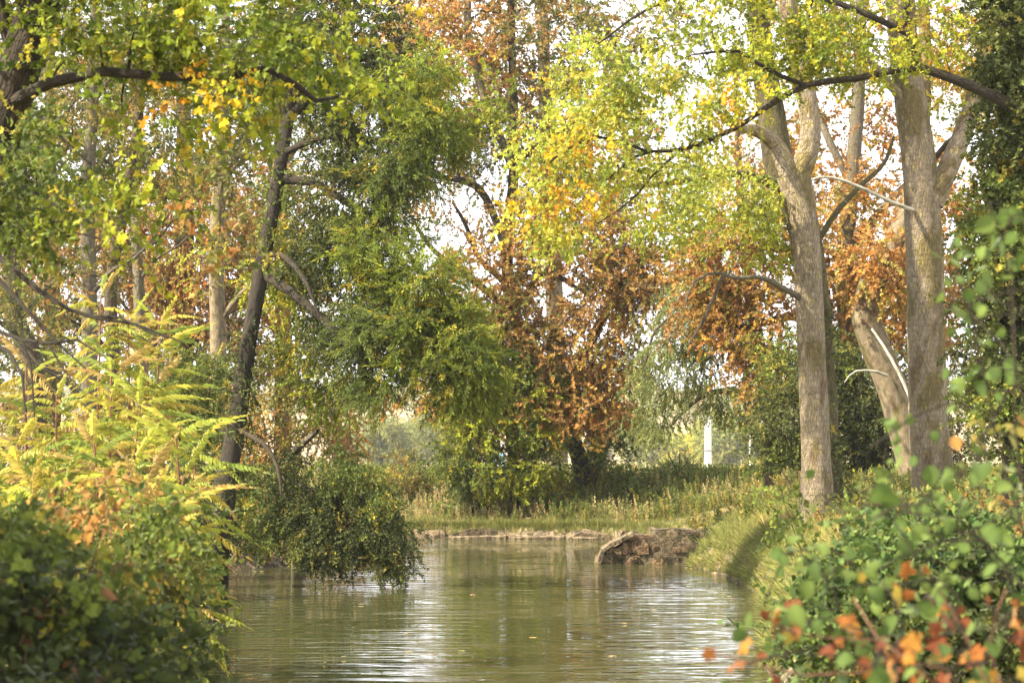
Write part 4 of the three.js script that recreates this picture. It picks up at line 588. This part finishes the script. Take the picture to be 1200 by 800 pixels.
bush('bramble', 'tangle of bramble runners dipping into the water beside the dark thicket', 'bramble', [-2.9, -15], [[[215, 720, 14.5], [235, 700, 14.5]], [[220, 770, 14], [250, 760, 14]]],
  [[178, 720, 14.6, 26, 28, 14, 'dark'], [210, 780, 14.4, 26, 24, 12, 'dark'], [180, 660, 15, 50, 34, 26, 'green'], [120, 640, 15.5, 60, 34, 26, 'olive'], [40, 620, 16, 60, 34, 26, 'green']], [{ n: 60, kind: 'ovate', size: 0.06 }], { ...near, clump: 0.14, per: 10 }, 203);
// right: hazel, ivy and a small red maple
bush('hazel', 'near hazel with broad soft green leaves in front of the pale trunks', 'hazel', [1.75, -5.6], [[[1180, 560, 5.4], [1150, 420, 5.3], [1130, 330, 5.3]], [[1170, 500, 5.5], [1110, 470, 5.4], [1020, 525, 5.3]], [[1190, 430, 5.5], [1180, 300, 5.4], [1160, 240, 5.4]], [[1150, 620, 5.4], [1060, 600, 5.3], [960, 580, 5.2]], [[1160, 640, 5.6], [1080, 640, 5.5], [1000, 690, 5.5]], [[1195, 560, 5.4], [1190, 400, 5.4], [1185, 290, 5.4]]],
  [[1130, 340, 5.3, 30, 40, 12, 'hazel'], [1165, 260, 5.4, 34, 40, 12, 'hazel'], [1185, 400, 5.5, 30, 70, 14, 'hazel'], [1080, 540, 5.3, 60, 26, 8, 'hazel'], [1130, 600, 5.3, 70, 40, 18, 'hazel'], [1000, 600, 5.2, 60, 26, 10, 'hazel'], [1150, 660, 5.4, 60, 50, 16, 'hazel'], [1010, 680, 5.5, 60, 40, 12, 'hazel'], [930, 690, 5.5, 40, 60, 8, 'hazel'], [1100, 470, 5.4, 30, 20, 6, 'hazel'], [1190, 520, 5.4, 30, 60, 18, 'olive']],
  [{ n: 240, kind: 'hazel', size: 0.038, spread: 0.07, mat: M.leaf }], { ...near, per: 0.3, clump: 0.06 }, 211);
bush('ivy_mound', 'mound of small pale ivy leaves behind the red maple sprays', 'ivy', [2.55, -12], [[[1060, 640, 11.6], [1030, 600, 11.6]], [[1090, 700, 11.4], [1050, 680, 11.2]], [[1000, 720, 11.6], [960, 700, 11.6]]],
  [[1050, 660, 11.6, 60, 50, 44, 'hazel'], [1110, 640, 12, 60, 40, 34, 'hazel'], [1000, 720, 11.6, 40, 40, 26, 'hazel'], [1060, 740, 11.2, 70, 40, 40, 'hazel'], [1170, 680, 11.4, 60, 70, 44, 'hazel'], [1110, 730, 11, 90, 60, 50, 'dark'], [1020, 780, 11, 60, 30, 24, 'dark'], [965, 765, 11.6, 34, 34, 16, 'hazel'], [1030, 650, 11.8, 26, 22, 8, 'green']], [{ n: 290, kind: 'ivy', size: 0.055, spread: 0.16, mat: M.leafGloss }], { ...near, kind: 'ivy', lmat: M.leafGloss, clump: 0.14, per: 9, scale: 0.75 }, 212);
bush('bramble', 'thorny bramble rising beside the grassy slope below the twin trunk', 'bramble', [3.1, -17], [[[960, 690, 16], [930, 620, 15.6], [915, 575, 15.4]], [[985, 650, 16], [960, 600, 16]], [[940, 720, 15.6], [905, 690, 15.4]]],
  [[985, 690, 16, 34, 40, 20, 'hazel'], [1040, 650, 16.5, 50, 26, 22, 'olive'], [1110, 630, 17, 70, 30, 30, 'hazel'], [1160, 610, 17, 60, 40, 20, 'olive'], [960, 735, 15.8, 30, 34, 18, 'hazel'], [925, 595, 15.6, 12, 24, 4, 'green']], [{ n: 90, kind: 'ovate', size: 0.065, spread: 0.14 }], { ...near, clump: 0.15, per: 9 }, 213);
bush('red_maple_sapling', 'maple sapling with red and orange leaves over the water in front of the ivy mound', 'maple sapling', [1.55, -4.6], [[[1080, 770, 4.6], [950, 745, 4.5], [920, 735, 4.5]], [[1060, 800, 4.5], [930, 790, 4.5], [830, 762, 4.5]], [[1130, 740, 4.6], [1100, 690, 4.6]], [[1120, 790, 4.4], [1050, 770, 4.4], [1000, 700, 4.5]], [[1160, 760, 4.6], [1180, 690, 4.6]]],
  [[1120, 700, 4.6, 60, 30, 16, 'crimson'], [1060, 770, 4.5, 80, 30, 24, 'crimson'], [940, 765, 4.5, 50, 30, 12, 'crimson'], [1170, 750, 4.6, 40, 50, 16, 'crimson'], [985, 745, 4.5, 20, 40, 5, 'crimson'], [850, 768, 4.5, 26, 10, 3, 'crimson'], [1140, 800, 4.3, 80, 30, 16, 'olive']],
  [{ n: 110, kind: 'lobed', size: 0.031, spread: 0.045, mat: M.leafThin }, { n: 70, kind: 'hazel', size: 0.04, pal: 'hazel', spread: 0.07 }], { ...near, per: 0.2, clump: 0.05, kind: 'maple', scale: 0.6 }, 214, M.redStem);

bush('ivy', 'dark ivy hanging over the landward end of the ruined wall', 'ivy', [4.75, -46.4], [[[838, 632, 46], [828, 640, 45.8]], [[850, 628, 46], [842, 645, 45.8]]], [[838, 632, 45.9, 18, 12, 16, 'dark', { rz: 0.4 }], [852, 622, 46, 16, 10, 10, 'dark', { rz: 0.4 }], [832, 646, 45.7, 9, 10, 6, 'green', { rz: 0.15 }]], null, { ...near, kind: 'ivy', lmat: M.leafGloss, clump: 0.12, per: 10, scale: 0.8 }, 215);

// ---------------------------------------------------------------- things beyond the far bank
{
  const p = foot(827, 82), o = thing('concrete_post', 'thick white round post standing at the field edge', 'post', p), m = new THREE.MeshStandardMaterial({ color: new THREE.Color().setRGB(0.8, 0.79, 0.77), bumpMap: stoneBump, bumpScale: 0.01, roughness: 0.85 });
  const prof = [[0, -0.2], [0.155, -0.2], [0.15, 0.3], [0.14, 1.2], [0.135, 2.2], [0.15, 2.22], [0.15, 2.3], [0.02, 2.36], [0, 2.36]].map(([x, y]) => new THREE.Vector2(x, y)); part('shaft', new THREE.LatheGeometry(prof, 20), m, o);
  const band = part('band', new THREE.TorusGeometry(0.146, 0.012, 8, 24).rotateX(Math.PI / 2), M.barkGrey, o); band.position.y = 1.0;
}
{
  const p = foot(876, 95), o = thing('marker_pole', 'thin white pole standing in the field beside the thick post', 'pole', p), m = new THREE.MeshStandardMaterial({ color: new THREE.Color().setRGB(0.82, 0.82, 0.82), roughness: 0.6 });
  part('shaft', new THREE.CylinderGeometry(0.04, 0.048, 1.9, 12).translate(0, 0.85, 0), m, o); part('cap', new THREE.SphereGeometry(0.055, 12, 8).translate(0, 1.8, 0), m, o);
}
{ // a pale farm building glimpsed between the stems
  const p = foot(574, 165), o = thing('farm_building', 'small pale farm building glimpsed between the stems on the far bank', 'building', p), wall = new THREE.MeshStandardMaterial({ color: new THREE.Color().setRGB(0.78, 0.74, 0.7), bumpMap: stoneBump, bumpScale: 0.01, roughness: 0.95 }), roof = new THREE.MeshStandardMaterial({ color: new THREE.Color().setRGB(0.45, 0.24, 0.16), roughness: 0.9 }), blue = new THREE.MeshStandardMaterial({ color: new THREE.Color().setRGB(0.25, 0.45, 0.55), roughness: 0.6 }), dark = new THREE.MeshStandardMaterial({ color: new THREE.Color().setRGB(0.06, 0.07, 0.08), roughness: 0.2 });
  const s = new THREE.Shape([[-2.6, -0.3], [2.6, -0.3], [2.6, 2.2], [0, 3.3], [-2.6, 2.2]].map(([x, y]) => new THREE.Vector2(x, y))); part('wall', new THREE.ExtrudeGeometry(s, { depth: 5, bevelEnabled: false }).translate(0, 0, -5), wall, o);
  for (const k of [-1, 1]) { const r = part('roof', new THREE.BoxGeometry(3.05, 0.12, 5.4), roof, o); r.position.set(k * 1.4, 2.86, -2.5); r.rotation.z = -k * Math.atan2(1.1, 2.6); }
  const d = part('door', new THREE.BoxGeometry(1.0, 1.9, 0.06), blue, o); d.position.set(0.7, 0.75, 0.04); const h = part('handle', new THREE.SphereGeometry(0.04, 8, 6), dark, d); h.position.set(0.38, 0, 0.05);
  const w = part('window', new THREE.BoxGeometry(0.8, 0.9, 0.05), dark, o); w.position.set(-1.2, 1.1, 0.035); const f = part('sill', new THREE.BoxGeometry(0.95, 0.07, 0.16), wall, w); f.position.set(0, -0.5, 0.06);
}
// trees on the hazy slopes
const farTrees = [];
{
  const r = rng(301), shapes = ['round topped', 'broad', 'slim', 'ragged', 'low spreading'], tones = { yellow: 'yellow', green: 'blue green', pale: 'pale green', olive: 'olive', peach: 'tawny' };
  const spots = [[446, 300, 'pale'], [472, 330, 'green'], [498, 360, 'pale'], [520, 310, 'pale'], [436, 480, 'yellow'], [462, 540, 'yellow'], [490, 580, 'pale'], [512, 520, 'peach'], [540, 450, 'olive'], [575, 420, 'green'], [600, 480, 'pale'], [748, 340, 'pale'], [772, 430, 'yellow'], [792, 380, 'yellow'], [812, 470, 'yellow'], [836, 330, 'yellow'], [850, 300, 'pale'], [872, 320, 'green'], [894, 350, 'yellow'], [918, 330, 'pale'], [856, 520, 'yellow'], [884, 560, 'peach'], [830, 560, 'pale'], [906, 500, 'yellow'], [760, 520, 'pale'], [410, 420, 'olive'], [640, 500, 'pale'], [940, 420, 'green'], [700, 480, 'olive']];
  const seenLabels = new Map();
  spots.forEach(([px, d, tone], i) => {
    const b = foot(px, d), h = 5.5 + 4 * r(), k = FPX / d, cy = 540 - (b.y + h * 0.62 - EYE) * k, lab0 = `${shapes[i % 5]} ${tones[tone]} tree on the hazy slope ${px < 560 ? 'seen past the rounded shrub' : px < 720 ? 'behind the far bank stems' : px < 815 ? 'seen below the drooping tree' : 'seen past the white posts'}`;
    let lab = lab0; for (let s = 0; seenLabels.has(lab) && s < 5; s++) lab = lab0.replace(shapes[i % 5], shapes[(i + 1 + s) % 5]); seenLabels.set(lab, 1);
    const t = new Plant('hillside_tree', lab, 'tree', b, 310 + i, 'trees on the hazy slopes');
    t.limb([b.clone(), b.clone().add(V(0.2, h * 0.4, 0)), b.clone().add(V(0, h * 0.8, 0))], [0.3, 0.2, 0.06], M.barkBrown, { sides: 8, world: true, root: true });
    t.crown([[px, cy, d, h * 0.42 * k, h * 0.36 * k, 34, tone, { rz: h * 0.4 }], [px, cy + h * 0.25 * k, d, h * 0.36 * k, h * 0.2 * k, 14, tone, { rz: h * 0.35 }]], null, { kind: 'ovate', clump: 0.75, per: 16, scale: 4.2, reach: 6 }).done();
  });
  // the wood on the ridge reads as one mass
  const list = [], q = new THREE.Quaternion(), col = new THREE.Color();
  for (let i = 0; i < 26000; i++) { const d = 950 + 500 * r(), x = (r() - 0.5) * 860, b = V(x, groundAt(x, -d), -d), n = pn(x * 0.03, d * 0.03, 9), hh = 9 + 8 * Math.abs(pn(x * 0.11, d * 0.11, 4)) + 3 * n, c = pick(PAL[n > 0.15 ? 'yellow' : n > -0.1 ? 'pale' : n > -0.25 ? 'peach' : 'green'], r), s = 13 * (0.6 + 0.8 * r()), u = r();
    b.y += hh * (0.15 + 0.85 * Math.sqrt(u)) ; q.setFromEuler(new THREE.Euler(r() * 6, r() * 6, r() * 6)); list.push([new THREE.Matrix4().compose(b, q, V(s, s, s)), col.setRGB(c[1], c[2], c[3]).clone()]); }
  const im = new THREE.InstancedMesh(SPRIG.ovate[0], M.leaf, list.length); im.name = 'ridge_wood'; im.userData = { label: 'hazy autumn wood along the distant ridge', category: 'wood', kind: 'stuff' }; list.forEach(([m, c], i) => { im.setMatrixAt(i, m); im.setColorAt(i, c); }); scene.add(im);
}
{ // leaves afloat near the banks
  const r = rng(401), list = [], col = new THREE.Color(), g = LEAF.lobed, k = new Kit(); k.add(g[0].map(([x, y, z]) => [x, y, z * 0.25]), g[1], new THREE.Matrix4(), [1, 1, 1]);
  for (let i = 0; i < 150; i++) { const z = -18 - 43 * r(), side = r(), x = mix(-6, 4.4, side), s = shore(x, z); if (s > -0.05 || (s < -1.2 && r() < 0.75)) continue; const c = pick(PAL[r() < 0.5 ? 'straw' : 'orange'], r), e = 0.05 + 0.05 * r(); list.push([new THREE.Matrix4().compose(V(x, 0.006, z), new THREE.Quaternion().setFromEuler(new THREE.Euler(-Math.PI / 2, 0, r() * 6.28)), V(e, e, e)), col.setRGB(c[1], c[2], c[3]).clone()]); }
  const im = new THREE.InstancedMesh(k.geo(), M.leafDry, list.length); im.name = 'floating_leaves'; im.userData = { label: 'small autumn leaves floating near the banks', category: 'leaves', kind: 'stuff' }; list.forEach(([m, c], i) => { im.setMatrixAt(i, m); im.setColorAt(i, c); }); scene.add(im);
}
scene.traverse((o) => { if (o.isMesh) { o.castShadow = true; o.receiveShadow = true; } });
let copies = 0; scene.traverse((o) => { if (o.isInstancedMesh) copies += o.count; }); console.log('copies', copies);
renderer.render(scene, camera);
